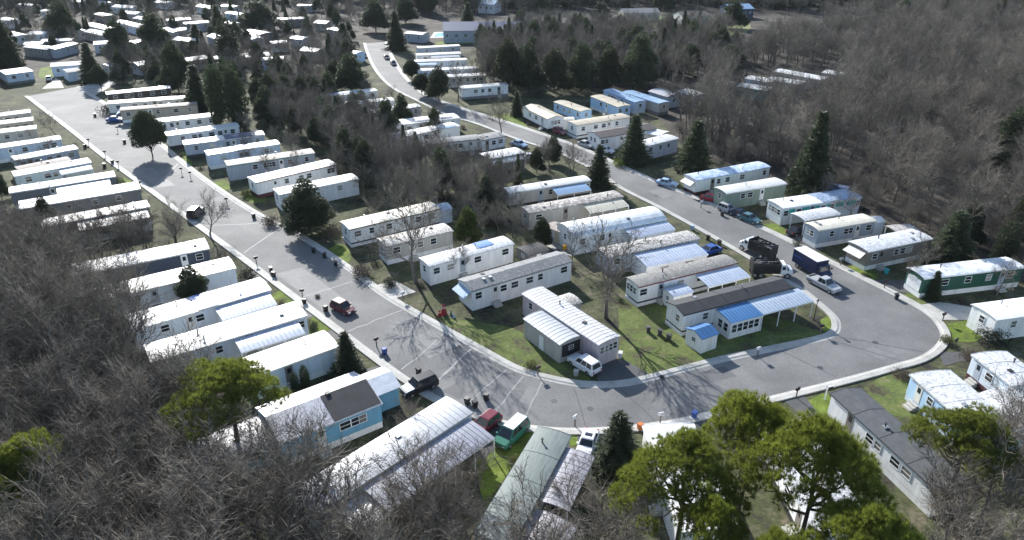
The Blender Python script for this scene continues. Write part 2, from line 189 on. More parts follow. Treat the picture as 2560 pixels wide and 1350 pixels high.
FAR_HOUSES = [
    ('large building with a long dark blue roof behind the swimming pool', (-25.2, 274.73), (3.69, 276.6), 14, 'bluegrey', 'navyroof', 4.2),
    ('white house with a brown roof in the clearing of the far woods', (71.85, 319.71), (84.27, 322.13), 9, 'white', 'brownroof', 3.2),
    ('dark blue house at the top edge behind the far wood', (97.06, 336.4), (107.96, 339.11), 10, 'navywall', 'bluemetal', 4),
    ('grey barn in the far clearing left of the brown roofed house', (48.71, 329.6), (64.83, 332.17), 9, 'greige', 'greyshingle', 3.2),
    ('pale grey roof in the trees at the top edge by the blue building', (-15.89, 356.27), (-8.35, 353.29), 9, 'lilac', 'bluemetal', 4),
]
ROAD_OUTER = [
    (-129.35, 192.88),
    (-100.66, 161.44),
    (-80.4, 138.98),
    (-65.06, 122.61),
    (-52.47, 109.06),
    (-36.54, 91.92),
    (-22.23, 76.35),
    (-12.33, 65.54),
    (-7.08, 60.66),
    (-2.01, 57.72),
    (1.58, 56.53),
    (4.72, 56.05),
    (7.87, 56.05),
    (11.06, 56.35),
    (15.15, 57.09),
    (19.0, 58.23),
    (28.19, 61.55),
    (37.12, 64.79),
    (42.5, 66.93),
    (45.85, 68.28),
    (48.65, 70.17),
    (50.81, 72.5),
    (51.77, 74.76),
    (52.02, 77.61),
    (51.1, 80.84),
    (48.7, 85.87),
    (45.68, 91.92),
    (41.69, 100.41),
    (37.66, 107.73),
    (32.61, 116.72),
    (26.55, 125.53),
    (20.82, 135.27),
    (14.29, 146.39),
    (7.94, 154.8),
    (-0.94, 165.8),
    (-10.92, 177.08),
    (-18.69, 186.35),
    (-23.66, 193.78),
    (-28.23, 204.71),
    (-33.01, 219.03),
    (-38.06, 237.21),
    (-43.24, 258.33),
    (-47.29, 277.0),
]
ROAD_INNER = [
    (-122.29, 203.22),
    (-89.15, 166.14),
    (-61.27, 131.27),
    (-44.24, 111.99),
    (-32.61, 100.85),
    (-22.27, 89.05),
    (-16.74, 82.22),
    (-9.24, 74.76),
    (-3.67, 69.34),
    (0.44, 65.54),
    (5.15, 63.32),
    (8.52, 62.6),
    (11.96, 62.82),
    (15.59, 64.05),
    (23.34, 67.24),
    (30.94, 69.84),
    (36.8, 71.88),
    (38.81, 73.12),
    (39.95, 74.76),
    (40.57, 77.12),
    (40.1, 80.43),
    (39.09, 84.74),
    (37.19, 88.69),
    (35.68, 92.82),
    (30.77, 103.42),
    (25.23, 114.31),
    (20.3, 123.02),
    (16.9, 131.73),
    (9.96, 144.2),
    (1.75, 153.29),
    (-7.48, 165.45),
    (-15.67, 174.41),
    (-24.03, 187.63),
    (-32.26, 201.27),
    (-38.83, 217.91),
    (-44.29, 235.91),
    (-49.66, 256.82),
    (-53.82, 274.43),
]
LAWNS = [
    ('g', [(-25.01, 77.61), (-22.26, 77.61), (-21.24, 75.22), (-24.14, 73.12)]),
    ('g', [(-18.91, 72.06), (-17.89, 72.94), (-14.89, 69.09), (-15.82, 67.88)]),
    ('g', [(-32.03, 82.97), (-29.99, 84.74), (-27.47, 81.68), (-29.64, 79.81)]),
    ('g', [(-77.38, 145.56), (-73.13, 148.34), (-68.06, 140.25), (-72.85, 142.86)]),
    ('g', [(-68.21, 137.73), (-68.05, 144.2), (-63.14, 136.0), (-64.14, 131.73)]),
    ('g', [(-55.85, 124.05), (-53.7, 127.25), (-50.97, 122.61), (-52.76, 120.59)]),
    ('g', [(-74.43, 126.17), (-72.88, 128.34), (-68.07, 123.63), (-70.48, 122.61)]),
    ('g', [(-3.34, 51.48), (0.79, 56.05), (2.16, 55.75), (-1.41, 47.65), (-2.61, 46.93)]),
    ('g', [(38.7, 105.78), (42.48, 106.58), (42.75, 102.65), (38.41, 100.7)]),
    ('g', [(46.98, 90.9), (50.65, 92.17), (50.41, 87.85), (47.13, 87.26)]),
    ('g', [(29.69, 59.86), (33.24, 61.55), (31.92, 56.66), (31.16, 57.28)]),
    ('g', [(52.25, 75.22), (57.47, 76.64), (55.31, 72.06), (52.0, 72.06)]),
    ('g', [(-28.09, 94.79), (-26.05, 98.95), (-23.41, 94.79), (-24.47, 91.53)]),
    ('b', [(-1.15, 69.51), (4.25, 72.06), (8.37, 65.54), (7.53, 63.46), (4.31, 63.68), (0.44, 65.92)]),
    ('b', [(13.65, 80.63), (18.92, 82.75), (23.5, 67.88), (15.66, 64.42), (12.02, 63.32)]),
    ('b', [(19.58, 80.63), (24.98, 81.68), (38.17, 72.94), (31.57, 70.34), (23.4, 67.48)]),
    ('b', [(-10.0, 77.61), (0.0, 74.76), (1.86, 70.34), (-0.9, 67.48)]),
    ('g', [(-48.61, 120.99), (-46.4, 123.02), (-42.78, 117.1), (-45.26, 116.15)]),
    ('g', [(38.15, 76.64), (39.77, 77.61), (39.56, 75.22), (37.56, 73.84)]),
    ('g', [(5.05, 61.55), (6.34, 61.9), (7.3, 63.32), (4.74, 63.68)]),
    ('g', [(-5.04, 172.55), (-0.49, 174.41), (3.67, 162.09), (-2.79, 164.77)]),
    ('g', [(0.78, 55.45), (2.16, 55.75), (0.38, 53.7)]),
    ('b', [(35.76, 61.55), (43.16, 65.54), (44.41, 56.66), (38.66, 57.91)]),
    ('g', [(-147.81, 229.62), (-143.92, 232.73), (-135.0, 217.91), (-139.36, 215.15)]),
    ('g', [(-107.01, 183.44), (-103.63, 182.22), (-99.15, 172.55), (-102.83, 174.41)]),
    ('b', [(49.43, 81.68), (55.27, 84.96), (54.09, 80.63), (49.48, 79.61)]),
    ('g', [(5.45, 55.15), (6.44, 55.45), (6.51, 53.98), (5.52, 53.41)]),
    ('y', [(8.54, 321.75), (24.32, 327.56), (19.53, 305.42), (10.58, 305.42)]),
    ('y', [(48.38, 302.34), (87.57, 292.47), (100.73, 333.56), (58.14, 343.61)]),
    ('g', [(-28.26, 277.0), (-15.18, 283.18), (-13.27, 274.43), (-26.97, 271.06)]),
]
DRIVES = [
    ('asphalt', [(9.41, 62.96), (15.66, 64.42), (12.66, 67.88), (9.0, 67.48)]),
    ('concrete', [(51.52, 80.12), (53.01, 76.64), (58.95, 76.64), (59.17, 79.61), (55.4, 81.16)]),
    ('asphalt', [(-4.56, 56.66), (-1.2, 57.28), (0.4, 56.53), (-2.6, 51.48), (-4.14, 52.57)]),
    ('asphalt', [(41.57, 101.9), (44.58, 103.42), (46.44, 96.84), (43.31, 96.42)]),
    ('asphalt', [(-37.66, 88.45), (-35.74, 91.15), (-32.4, 87.5), (-34.27, 84.74)]),
    ('asphalt', [(-29.65, 78.1), (-27.2, 82.22), (-24.13, 78.1), (-25.76, 76.64)]),
    ('asphalt', [(-24.11, 72.06), (-21.0, 75.22), (-19.08, 72.94), (-23.32, 70.76)]),
    ('asphalt', [(6.26, 55.57), (9.8, 55.75), (9.03, 52.57), (6.4, 52.57)]),
    ('concrete', [(-19.32, 84.96), (-16.17, 87.26), (-12.75, 83.85), (-16.1, 81.47)]),
    ('asphalt', [(-16.59, 65.92), (-13.28, 67.48), (-12.33, 65.54), (-15.16, 64.05)]),
    ('asphalt', [(49.32, 87.26), (54.8, 87.26), (55.72, 82.75), (50.98, 83.85)]),
    ('concrete', [(32.7, 117.1), (35.46, 114.31), (36.73, 109.06), (34.19, 111.99)]),
    ('asphalt', [(16.75, 57.15), (19.84, 58.35), (20.0, 54.27), (16.8, 53.7)]),
    ('asphalt', [(27.86, 61.21), (30.54, 62.25), (31.0, 57.91), (29.28, 57.59)]),
    ('concrete', [(-121.17, 203.22), (-119.87, 215.15), (-113.04, 207.23), (-111.9, 192.88)]),
    ('concrete', [(-130.7, 201.27), (-134.63, 215.15), (-131.94, 212.45), (-125.12, 202.24)]),
    ('asphalt', [(-52.47, 109.06), (-56.9, 113.41), (-54.26, 117.1), (-50.79, 115.23)]),
    ('concrete', [(7.06, 95.47), (4.27, 99.68), (6.44, 100.41), (8.78, 94.79)]),
    ('asphalt', [(49.0, 69.51), (51.53, 69.51), (51.53, 67.88), (48.19, 66.69)]),
    ('concrete', [(8.84, 333.56), (28.87, 341.05), (29.44, 326.38), (10.25, 321.75)]),
    ('concrete', [(52.93, 310.69), (61.99, 315.03), (60.9, 300.32), (52.89, 300.32)]),
]
CARS = [
    ('white SUV parked tail outward on the driveway of the pinkish home', 'suv', 'white', (9.1, 64.94), (6.85, 67.64)),
    ('maroon hatchback parked beside the end of the pale ribbed roof home', 'hatch', 'maroonpaint', (-1.48, 57.4), (-3.67, 54.56)),
    ('green minivan with a pale roof parked beside the sage grey roof', 'van', 'greenpaint', (0.98, 56.05), (-1.06, 53.13)),
    ('white sedan with a sunroof nosing under the lilac carport', 'sedan', 'white', (7.55, 54.39), (6.71, 51.91)),
    ('dark red car with dark windows stopped at the kerb of the long street', 'hatch', 'wine', (-22.59, 79.81), (-20.05, 77.81)),
    ('silver pickup parked on the second street behind the blue box truck', 'pickup', 'silver', (40.99, 86.68), (42.62, 83.52)),
    ('dark blue box truck with a white roof on the second street', 'boxtruck', 'navypaint', (40.83, 91.92), (42.72, 86.91)),
    ('dump truck with a white cab and heaped dark body nearest the kerbside bins', 'dump', 'white', (37.15, 93.47), (34.77, 97.25)),
    ('dark stake truck with a white cab loaded with junk beside the black seamed roof', 'dump', 'white', (33.86, 88.69), (37.55, 88.45)),
    ('blue sedan parked beyond the orange bush by the metal carport', 'sedan', 'bluepaint', (30.56, 96.42), (27.39, 94.79)),
    ('teal sedan nearest the turquoise panelled home', 'sedan', 'tealpaint', (37.38, 109.06), (39.48, 106.26)),
    ('dark blue sedan just behind the teal one', 'sedan', 'navypaint', (36.54, 110.77), (38.32, 108.22)),
    ('grey hatchback third in the kerbside row by the green home', 'hatch', 'silver', (35.33, 112.52), (36.67, 110.77)),
    ('black sedan in the drive of the grey blue home', 'sedan', 'blackpaint', (43.12, 101.9), (45.95, 103.73)),
    ('light blue sedan parked under the awning of the white and blue home', 'sedan', 'skypaint', (26.84, 125.1), (29.81, 123.43)),
    ('red sedan in front of the sage green home', 'sedan', 'redpaint', (33.39, 117.1), (35.68, 115.97)),
    ('bright blue sedan parked by the tan home with the end awning', 'sedan', 'bluepaint', (-95.77, 167.18), (-91.39, 167.88)),
    ('white car parked on the drive at the street head', 'hatch', 'white', (-132.81, 208.26), (-136.6, 215.69)),
    ('black car parked on the far bend of the second street', 'sedan', 'blackpaint', (-42.63, 247.36), (-40.24, 240.51)),
    ('dark car just below the black one on the far bend', 'hatch', 'navypaint', (-38.96, 237.21), (-36.5, 230.85)),
    ('dark car under the conifers across from the far bend', 'sedan', 'blackpaint', (-50.66, 249.48), (-48.17, 243.89)),
    ('black SUV with a pale bonnet parked at the kerb below the sky blue house', 'suv', 'blackpaint', (-8.9, 62.96), (-10.73, 61.55)),
    ('dark pickup with a white cap parked in the street driveway by the bare tree', 'suv', 'blackpaint', (-52.14, 108.56), (-52.15, 111.64)),
    ('silver car beside the white gable fronted home', 'sedan', 'silver', (14.36, 149.2), (16.81, 146.39)),
    ('maroon car in front of the long beige roofed home', 'hatch', 'maroonpaint', (9.47, 158.85), (11.71, 155.72)),
    ('white car beside the near spruce by the second street', 'hatch', 'white', (18.67, 144.2), (20.2, 143.13)),
    ('pale car parked by the dark grey flat roof', 'sedan', 'skypaint', (0.43, 149.2), (2.7, 146.94)),
    ('white car nose on to the twiggy bushes by the middle street', 'hatch', 'white', (3.38, 138.98), (5.23, 138.98)),
    ('silver car parked far off in the clearing beside the brown roofed house', 'sedan', 'skypaint', (71.0, 326.38), (75.31, 328.74)),
    ('pale blue car far off at the end of the brown roofed house', 'hatch', 'skypaint', (83.18, 325.21), (86.23, 326.38)),
]
CONIFERS = [
    ('multi stemmed dark cypress towering over the white homes', 'cypress', (-63.33, 161.44), 14.95, 11.46),
    ('slim columnar evergreen rising among the far rooftops', 'column', (-89.02, 232.73), 14.84, 6.76),
    ('round headed evergreen on a bare trunk beside the street', 'ball', (-73.11, 141.03), 9.2, 8.27),
    ('grey green pine between the long street homes and the cypress', 'spruce', (-77.87, 178.24), 11.25, 8.33),
    ('dark pine with two tops beside the far cluster', 'scrub', (-91.47, 198.4), 13.05, 10.54),
    ('small round dark evergreen beside the two topped pine', 'ball', (-99.83, 204.71), 5.87, 6.45),
    ('tall dark spruce at the head of the long street', 'spruce', (-120.65, 209.81), 11.16, 8.21),
    ('broad dark evergreen in the middle of the far cluster', 'scrub', (-123.0, 232.73), 14.14, 11.13),
    ('dark pine over the far rooftops near the top corner', 'scrub', (-168.24, 281.39), 13.94, 13.79),
    ('dark spruce at the frame edge above the corner house', 'spruce', (-158.76, 232.73), 15.31, 9.52),
    ('shorter dark spruce at the very edge by the corner house', 'spruce', (-157.43, 226.59), 10.13, 7.77),
    ('bushy evergreen behind the slim columnar one', 'scrub', (-119.56, 249.48), 14.1, 12.46),
    ('dark evergreen between far white roofs', 'spruce', (-112.53, 266.16), 8.22, 8.13),
    ('pointed evergreen above the far white roofs', 'spruce', (-111.48, 285.91), 12.01, 9.48),
    ('massive dark evergreen at the top among far homes', 'scrub', (-100.96, 300.32), 12.08, 19.57),
    ('dark conifer clump at the left of the second street bend', 'scrub', (-43.28, 195.15), 10.53, 10.83),
    ('lower dark conifer leaning on the conifer clump', 'scrub', (-48.63, 199.82), 8.1, 8.2),
    ('dark spruce beside the far end of the second street', 'spruce', (-58.78, 260.63), 9.4, 9.34),
    ('tall spruce at the far end of the second street', 'spruce', (-40.5, 260.63), 12.94, 9.22),
    ('dark clipped evergreen on the right kerb of the far street', 'ball', (-29.19, 212.45), 5.7, 6.34),
    ('dark hedge evergreen just below the clipped one', 'ball', (-24.19, 193.78), 5.62, 6.24),
    ('airy grey green pine by the second street', 'scrub', (-18.9, 186.35), 9.17, 7.71),
    ('clipped columnar evergreen between two middle homes', 'column', (-36.98, 176.31), 5.32, 3.1),
    ('big dark cedar in front of the half hidden white home', 'scrub', (-31.71, 103.42), 8.74, 8.82),
    ('bright green juniper behind the tall white home', 'yew', (-6.68, 99.24), 5.87, 4.38),
    ('dark spruce at the left kerb of the second street', 'spruce', (15.7, 124.05), 7.75, 5.92),
    ('blue green spruce right beside the second street', 'spruce', (23.98, 136.98), 9.87, 7.73),
    ('dark spruce at the corner of the big wood', 'spruce', (34.98, 132.89), 9.97, 8.45),
    ('small spruce beside the tan gabled home', 'spruce', (1.16, 172.55), 5.99, 4.17),
    ('tallest dark spruce at the edge of the big bare wood', 'spruce', (51.9, 118.63), 15.38, 9.16),
    ('olive spruce beside the sagging white roof home', 'spruce', (62.61, 92.82), 8.05, 7.73),
    ('small pine in front of the dark green home', 'spruce', (54.81, 82.22), 3.93, 3.03),
    ('roadside spruce beside the stepped cream roof', 'spruce', (-17.7, 64.42), 5.97, 4.28),
    ('dark yard cedar beside the pale blue end wall', 'scrub', (-40.62, 80.43), 5.58, 4.78),
    ('taller of the two arborvitae by the stepped cream roof', 'column', (-21.54, 61.55), 3.55, 1.15),
    ('shorter of the two arborvitae by the stepped cream roof', 'column', (-22.54, 61.21), 2.64, 0.98),
    ('dark spruce at the outer kerb beside the scrub pines', 'spruce', (9.47, 50.16), 6.59, 5.73),
    ('pine at the frame edge above the dark green home', 'scrub', (96.29, 134.07), 11.93, 10.47),
    ('dark columnar evergreen at the frame edge by the wood', 'column', (68.94, 90.9), 7.07, 3.14),
    ('leftmost dark pine of the row behind the angled trio', 'scrub', (-0.87, 196.53), 14.38, 9.53),
    ('second dark pine of the row behind the angled trio', 'scrub', (4.53, 194.69), 13.16, 8.89),
    ('third dark pine of the row behind the angled trio', 'scrub', (11.36, 195.15), 12.07, 10.04),
    ('fourth dark pine of the row behind the angled trio', 'scrub', (18.73, 196.53), 13.36, 10.14),
    ('fifth dark pine of the row behind the angled trio', 'scrub', (26.7, 201.27), 11.53, 9.25),
    ('tall pine ending the row behind the angled trio', 'scrub', (34.81, 199.82), 15.39, 11.55),
    ('pine with lit crown beyond the row of dark pines', 'scrub', (52.57, 217.91), 9.25, 10.17),
    ('broad lit pine at the edge of the bare wood', 'scrub', (63.91, 217.91), 9.02, 14.16),
    ('flat topped yellowish pine in the far wood', 'scrub', (118.02, 272.74), 7.01, 11.69),
    ('second flat topped yellowish pine in the far wood', 'scrub', (136.78, 290.57), 7.1, 13.52),
    ('dark pine at the top of the bare wood', 'scrub', (160.43, 310.69), 10.91, 13.72),
    ('dark far pine by the long blue roof', 'spruce', (-18.19, 310.69), 10.14, 8.74),
    ('dark pine at the top middle edge', 'scrub', (-54.49, 300.32), 12.08, 13.72),
    ('dark pine left of the top middle edge', 'scrub', (-45.28, 321.75), 11.24, 12.76),
    ('far pine by the clearing', 'scrub', (43.01, 256.82), 9.28, 10.28),
    ('second far pine above the clearing', 'scrub', (38.22, 327.56), 8.19, 11.1),
    ('dark pine at the top right of the clearing', 'scrub', (90.97, 310.69), 10.91, 12.72),
    ('far pine above the white house with a brown roof', 'scrub', (73.44, 366.97), 9.05, 12.57),
    ('small dark bush like pine beside the gazebo', 'ball', (-113.28, 199.82), 6.5, 5.73),
]
PINES = [
    ('scrub pine beside the sky blue house with a rounded yellow green crown', (-24.83, 50.68), 11.45, 9.05),
    ('tallest scrub pine with a bare forked trunk at the outer kerb', (18.41, 43.33), 13.87, 7.84),
    ('widest scrub pine hiding the white roofed home', (12.25, 38.56), 13.84, 10.06),
    ('scrub pine cluster with a double crown at bottom right', (21.24, 38.2), 15.82, 9.77),
    ('scrub pine at the frame edge below the L shaped home', (36.66, 45.53), 10.62, 8.72),
    ('low scrub pine filling the bottom edge', (22.23, 32.57), 13.59, 8.06),
    ('scrub pine with only its crown top showing at the bottom edge', (16.15, 30.82), 13.6, 5.2),
    ('small yellow green pine inside the lower left wood', (-37.78, 42.9), 10.22, 6.46),
    ('second small pine at the left frame edge in the wood', (-38.27, 40.07), 9.44, 5.0),
    ('half hidden scrub pine between the tall pine and the widest pine', (13.16, 34.44), 12.58, 5.32),
]
BARE = [
    ('slim bare street tree casting a long shadow across the long street', (-13.08, 86.68), 11.67, 'tall'),
    ('spreading bare tree on the inner lawn casting a long shadow over the curve', (11.7, 77.12), 11.18, 'vase'),
    ('pale bare tree leaning over the driveway truck by the long street', (-46.84, 101.9), 7.9, 'vase'),
    ('small bare tree in front of the tall white home', (-7.31, 88.45), 5.48, 'tall'),
    ('bare tree over the beige home with the leaf strewn roof', (-17.85, 94.79), 6.02, 'tall'),
    ('bare tree on the far verge by the pale corner homes', (-101.1, 155.72), 6.25, 'vase'),
    ('bare tree beside the middle street kerb', (7.3, 131.73), 7.47, 'vase'),
    ('bare tree beyond the middle street kerb by the twiggy bushes', (11.35, 129.46), 7.38, 'vase'),
    ('bare black tree standing alone in the far grass clearing', (15.38, 310.69), 7.83, 'vase'),
    ('bare tree in the back yard of the dark walled middle home', (-2.2, 154.19), 9.65, 'tall'),
    ('bare tree beside the airy pine', (-14.02, 186.35), 10.65, 'tall'),
    ('bare tree over the pale lilac carport roof', (4.38, 44.63), 6.95, 'vase'),
    ('bare shrub tree at the street end of the pale ribbed roof home', (-9.76, 55.45), 4.79, 'vase'),
    ('bare shrub before the brown walled home', (53.12, 84.96), 5.93, 'vase'),
    ('dark bare tree in front of the sky blue house', (-20.34, 47.41), 9.16, 'tall'),
    ('forked bare tree before the long ribbed carport', (-7.05, 41.26), 10.65, 'tall'),
    ('bare tree at the lower end of the pale ribbed roof', (-13.2, 40.07), 11.31, 'vase'),
    ('grey bare tree behind the charcoal gabled home', (46.54, 54.27), 7.47, 'vase'),
]
WOODS = [
    ('lowerleft', [(-98.32, 94.79), (-61.59, 86.68), (-54.02, 77.61), (-43.2, 67.48), (-35.46, 59.86), (-27.79, 50.42), (-20.89, 44.63), (-16.65, 41.26), (-11.26, 36.43), (-2.86, 34.44), (-3.13, 25.25), (-42.9, 25.25)], 3.1, 8, 12.5, 0.0, 'leafless grey tree in the dense wood filling the lower left corner', 'trees of the lower left wood'),
    ('leftgap', [(-99.82, 104.2), (-74.79, 100.41), (-58.94, 101.9), (-49.04, 100.41), (-45.65, 94.79), (-61.48, 88.45), (-90.42, 92.17)], 3.4, 5, 8, 0.0, 'leafless tree in the gap between two left hand homes by the street', 'trees between the left row homes'),
    ('leftrow', [(-82.38, 106.58), (-74.45, 101.9), (-74.91, 94.79)], 3.5, 5, 8, 0, 'leafless tree in the gap between two left hand homes by the street', 'trees between the left row homes'),
    ('mid', [(-46.92, 158.85), (-36.19, 168.94), (-27.97, 158.85), (-17.69, 138.98), (-3.68, 125.1), (-0.68, 113.41), (-1.29, 106.58), (-8.58, 109.91), (-20.32, 113.41), (-27.55, 123.02), (-36.18, 138.98)], 3.3, 5.5, 9, 0.12, 'leafless tree in the thicket between the two streets', 'trees of the middle thicket'),
    ('yards', [(-56.14, 134.07), (-16.39, 94.79), (1.1, 87.26), (16.39, 94.79), (10.01, 120.99), (0.0, 129.46), (-17.14, 168.94), (-40.69, 192.88), (-60.95, 168.94)], 8.5, 4.5, 7.5, 0.12, 'leafless tree among the homes between the two streets', 'trees among the homes'),
    ('yardsleft', [(-115.5, 158.85), (-106.48, 158.85), (-32.01, 77.61), (-39.63, 76.64), (-86.71, 113.41)], 8, 4.5, 6.5, 0.1, 'leafless yard tree among the homes left of the long street', 'trees among the left homes'),
    ('yardsright', [(18.05, 158.85), (34.29, 158.85), (56.99, 87.26), (63.31, 80.63), (71.93, 94.79), (49.85, 138.98)], 9.5, 4.5, 6.5, 0.0, 'leafless yard tree among the homes right of the second street', 'trees among the right homes'),
    ('frontleft', [(-61.92, 87.26), (-53.89, 83.3), (-47.52, 77.61), (-39.57, 69.51), (-33.5, 63.32), (-29.69, 59.86), (-35.33, 60.53), (-44.17, 69.51), (-57.7, 80.63)], 2.7, 6, 9.5, 0.0, 'leafless grey tree in the dense wood filling the lower left corner', 'trees of the lower left wood'),
    ('between', [(-24.69, 49.9), (-19.57, 52.57), (-16.8, 53.7), (-15.72, 50.42), (-18.24, 47.41), (-20.14, 45.53)], 3.0, 6, 8.5, 0, 'leafless tree between the sky blue house and the pale ribbed roof', 'trees below the sky blue house'),
    ('frontribbed', [(-11.0, 40.07), (-7.88, 42.9), (-4.18, 46.93), (-1.71, 45.53), (-3.14, 40.07), (-8.39, 37.12)], 2.8, 6.5, 9.5, 0, 'leafless tree in front of the long ribbed carport', 'trees before the ribbed carport'),
    ('fartop4', [(-23.62, 343.61), (56.22, 382.15), (134.12, 352.88), (175.22, 468.19), (-31.64, 468.19)], 6, 8, 12, 0.12, '', 'far'),
    ('mid2', [(-67.37, 207.23), (-45.24, 184.26), (-34.29, 158.85), (-38.17, 144.2), (-49.66, 155.72), (-60.95, 168.94)], 3.4, 6, 9, 0.2, 'leafless tree in the thicket behind the half white half blue roof', 'trees of the upper middle thicket'),
    ('mid3', [(-6.77, 113.41), (0.66, 109.91), (5.02, 103.42), (0.0, 94.79), (-4.9, 100.41)], 4.0, 3.5, 6, 0.15, 'low leafless tree behind the beige home with the blue striped awning', 'trees behind the beige home'),
    ('mid4', [(0.82, 141.55), (11.08, 136.49), (15.14, 129.46), (8.95, 127.25), (-1.54, 131.73)], 4.5, 4, 6, 0.1, 'low leafless tree along the left kerb of the middle street', 'low trees by the middle street'),
    ('right', [(34.28, 168.94), (36.93, 154.19), (41.0, 138.98), (53.83, 136.49), (63.8, 123.02), (62.96, 109.06), (70.33, 103.42), (76.02, 100.41), (86.62, 94.79), (163.79, 168.94), (208.18, 272.74), (174.29, 321.75), (88.39, 264.56), (62.12, 217.91), (45.93, 197.46)], 5.6, 8.5, 13, 0.0, 'leafless grey tree in the big bare wood on the right', 'trees of the big bare wood'),
    ('edge', [(37.0, 158.85), (55.36, 141.03), (65.97, 123.02), (67.92, 107.23), (75.76, 101.0), (71.98, 94.79), (64.22, 100.11), (60.65, 112.69), (51.31, 131.27), (34.63, 143.13)], 2.5, 3, 5.5, 0, 'low leafless sapling along the edge of the big bare wood', 'brush at the wood edge'),
    ('rightnear', [(62.95, 92.17), (71.76, 93.47), (79.5, 89.66), (87.05, 100.41), (69.49, 101.9)], 4, 6, 9, 0.1, 'leafless tree behind the dark green home', 'trees behind the dark green home'),
    ('br', [(29.64, 38.93), (34.48, 42.9), (39.44, 46.46), (44.18, 50.95), (50.4, 53.7), (52.62, 48.88), (34.62, 24.14), (20.49, 24.14), (25.78, 33.18)], 3.3, 7, 10.5, 0.0, 'leafless grey tree in the tangle at the bottom right corner', 'trees of the bottom right tangle'),
    ('bm', [(-3.11, 39.31), (6.92, 40.07), (10.67, 36.43), (5.56, 27.63), (-3.29, 27.63)], 3.6, 7, 10, 0.0, 'leafless tree along the bottom edge below the lilac carport', 'trees along the bottom edge'),
    ('centretop', [(-9.95, 199.82), (47.96, 207.23), (75.04, 242.52), (82.06, 295.37), (34.72, 295.37), (11.05, 295.37), (-12.25, 285.91)], 4.6, 8, 11, 0.18, 'leafless tree among the dark pines behind the angled trio', 'trees among the dark pines'),
    ('fartop', [(-372.49, 321.75), (-252.51, 346.22), (-117.82, 386.94), (-51.23, 346.22), (3.79, 359.8), (104.4, 382.15), (197.92, 333.56), (345.15, 321.75), (413.98, 662.06), (-434.34, 662.06)], 6.3, 8, 13, 0.15, '', 'far'),
    ('fartop3', [(-297.47, 446.06), (297.47, 446.06), (515.6, 906.57), (-497.18, 906.57)], 7, 9, 13, 0.15, '', 'far'),
    ('farleft', [(-207.84, 212.45), (-168.52, 242.52), (-135.95, 256.82), (-80.46, 256.82), (-57.34, 281.39), (-74.84, 374.42), (-252.08, 374.42), (-321.23, 321.75)], 8.2, 5, 8, 0.25, 'leafless tree among the far rooftops', 'trees among the far rooftops'),
    ('farleft2', [(-116.32, 204.71), (-91.08, 212.45), (-63.42, 197.46), (-42.83, 192.88), (-57.02, 264.56), (-129.02, 242.52)], 5.2, 6, 9, 0.25, 'leafless tree beyond the end of the long street', 'trees beyond the long street'),
    ('rightfar', [(174.29, 321.75), (208.18, 272.74), (287.97, 264.56), (369.62, 346.22), (259.96, 374.42), (123.02, 321.75)], 6, 9, 13, 0.05, '', 'far'),
    ('leftfar', [(-133.55, 158.85), (-126.56, 176.31), (-149.46, 212.45), (-188.76, 217.91)], 6, 6, 9, 0.2, 'leafless tree beyond the left frame edge homes', 'trees at the left edge'),
]
BUSHES = [
    ('round green bush between the striped awning and patchy roof home', 'green', (9.51, 109.06), 2.77),
    ('low round bush by the tan home', 'greydark', (-98.43, 174.41), 4.57),
    ('dark rounded shrub at the end of the low white porch', 'dark', (-72.44, 124.68), 2.86),
    ('brown bush by the long street kerb beside the cedar', 'brown', (-35.69, 105.78), 3.35),
    ('yellow green bush at the kerb beside the near spruce', 'lime', (21.05, 135.27), 2.89),
    ('orange brown conical bush beside the blue sedan', 'rust', (25.9, 94.13), 2.16),
    ('cream green bush beside the striped blue awning', 'olive', (6.7, 119.01), 2.56),
    ('pinkish bare shrub on the outer curve', 'brown', (51.76, 67.88), 3.23),
    ('dark green shrub beside the outer curve home', 'dark', (56.25, 72.06), 3.75),
    ('grey twiggy shrub at the outer kerb', 'brown', (42.4, 64.42), 2.0),
    ('wide low shrub beside the long street tree', 'brown', (-20.49, 88.45), 3.39),
    ('second low shrub beside the slim street tree', 'dark', (-16.45, 85.53), 2.52),
    ('small clipped shrub on the green lawn by the curve', 'dark', (16.31, 64.42), 0.63),
    ('bare brown shrub before the dark green home', 'brown', (55.05, 86.68), 2.75),
    ('mossy shrub before the shuttered window', 'dark', (-23.95, 74.3), 1.41),
    ('flower bush with pinkish heads on the curve lawn', 'olive', (2.21, 65.92), 1.79),
    ('leafy bush at the street end of the white home with maroon eaves', 'olive', (-46.89, 119.01), 2.57),
    ('brown hedge in front of the big cedar', 'brown', (-38.62, 106.58), 2.99),
    ('evergreen shrub at the foot of the weathered roof home', 'dark', (12.42, 119.99), 2.58),
    ('tawny shrub by the driveway of the pale blue end wall', 'dark', (-36.17, 87.26), 2.92),
    ('low dark bush behind the red van', 'dark', (-25.37, 82.22), 0.87),
    ('purplish leafless shrub behind the beige home', 'brown', (-2.57, 106.58), 3.87),
    ('spreading brown shrub near the white home with dark skirting', 'brown', (-28.09, 102.65), 3.22),
    ('low shrub by the brown walled home kerb', 'olive', (49.02, 88.45), 1.23),
    ('shrub mass on the green lawn behind the outer mailbox', 'olive', (50.82, 71.19), 1.87),
]
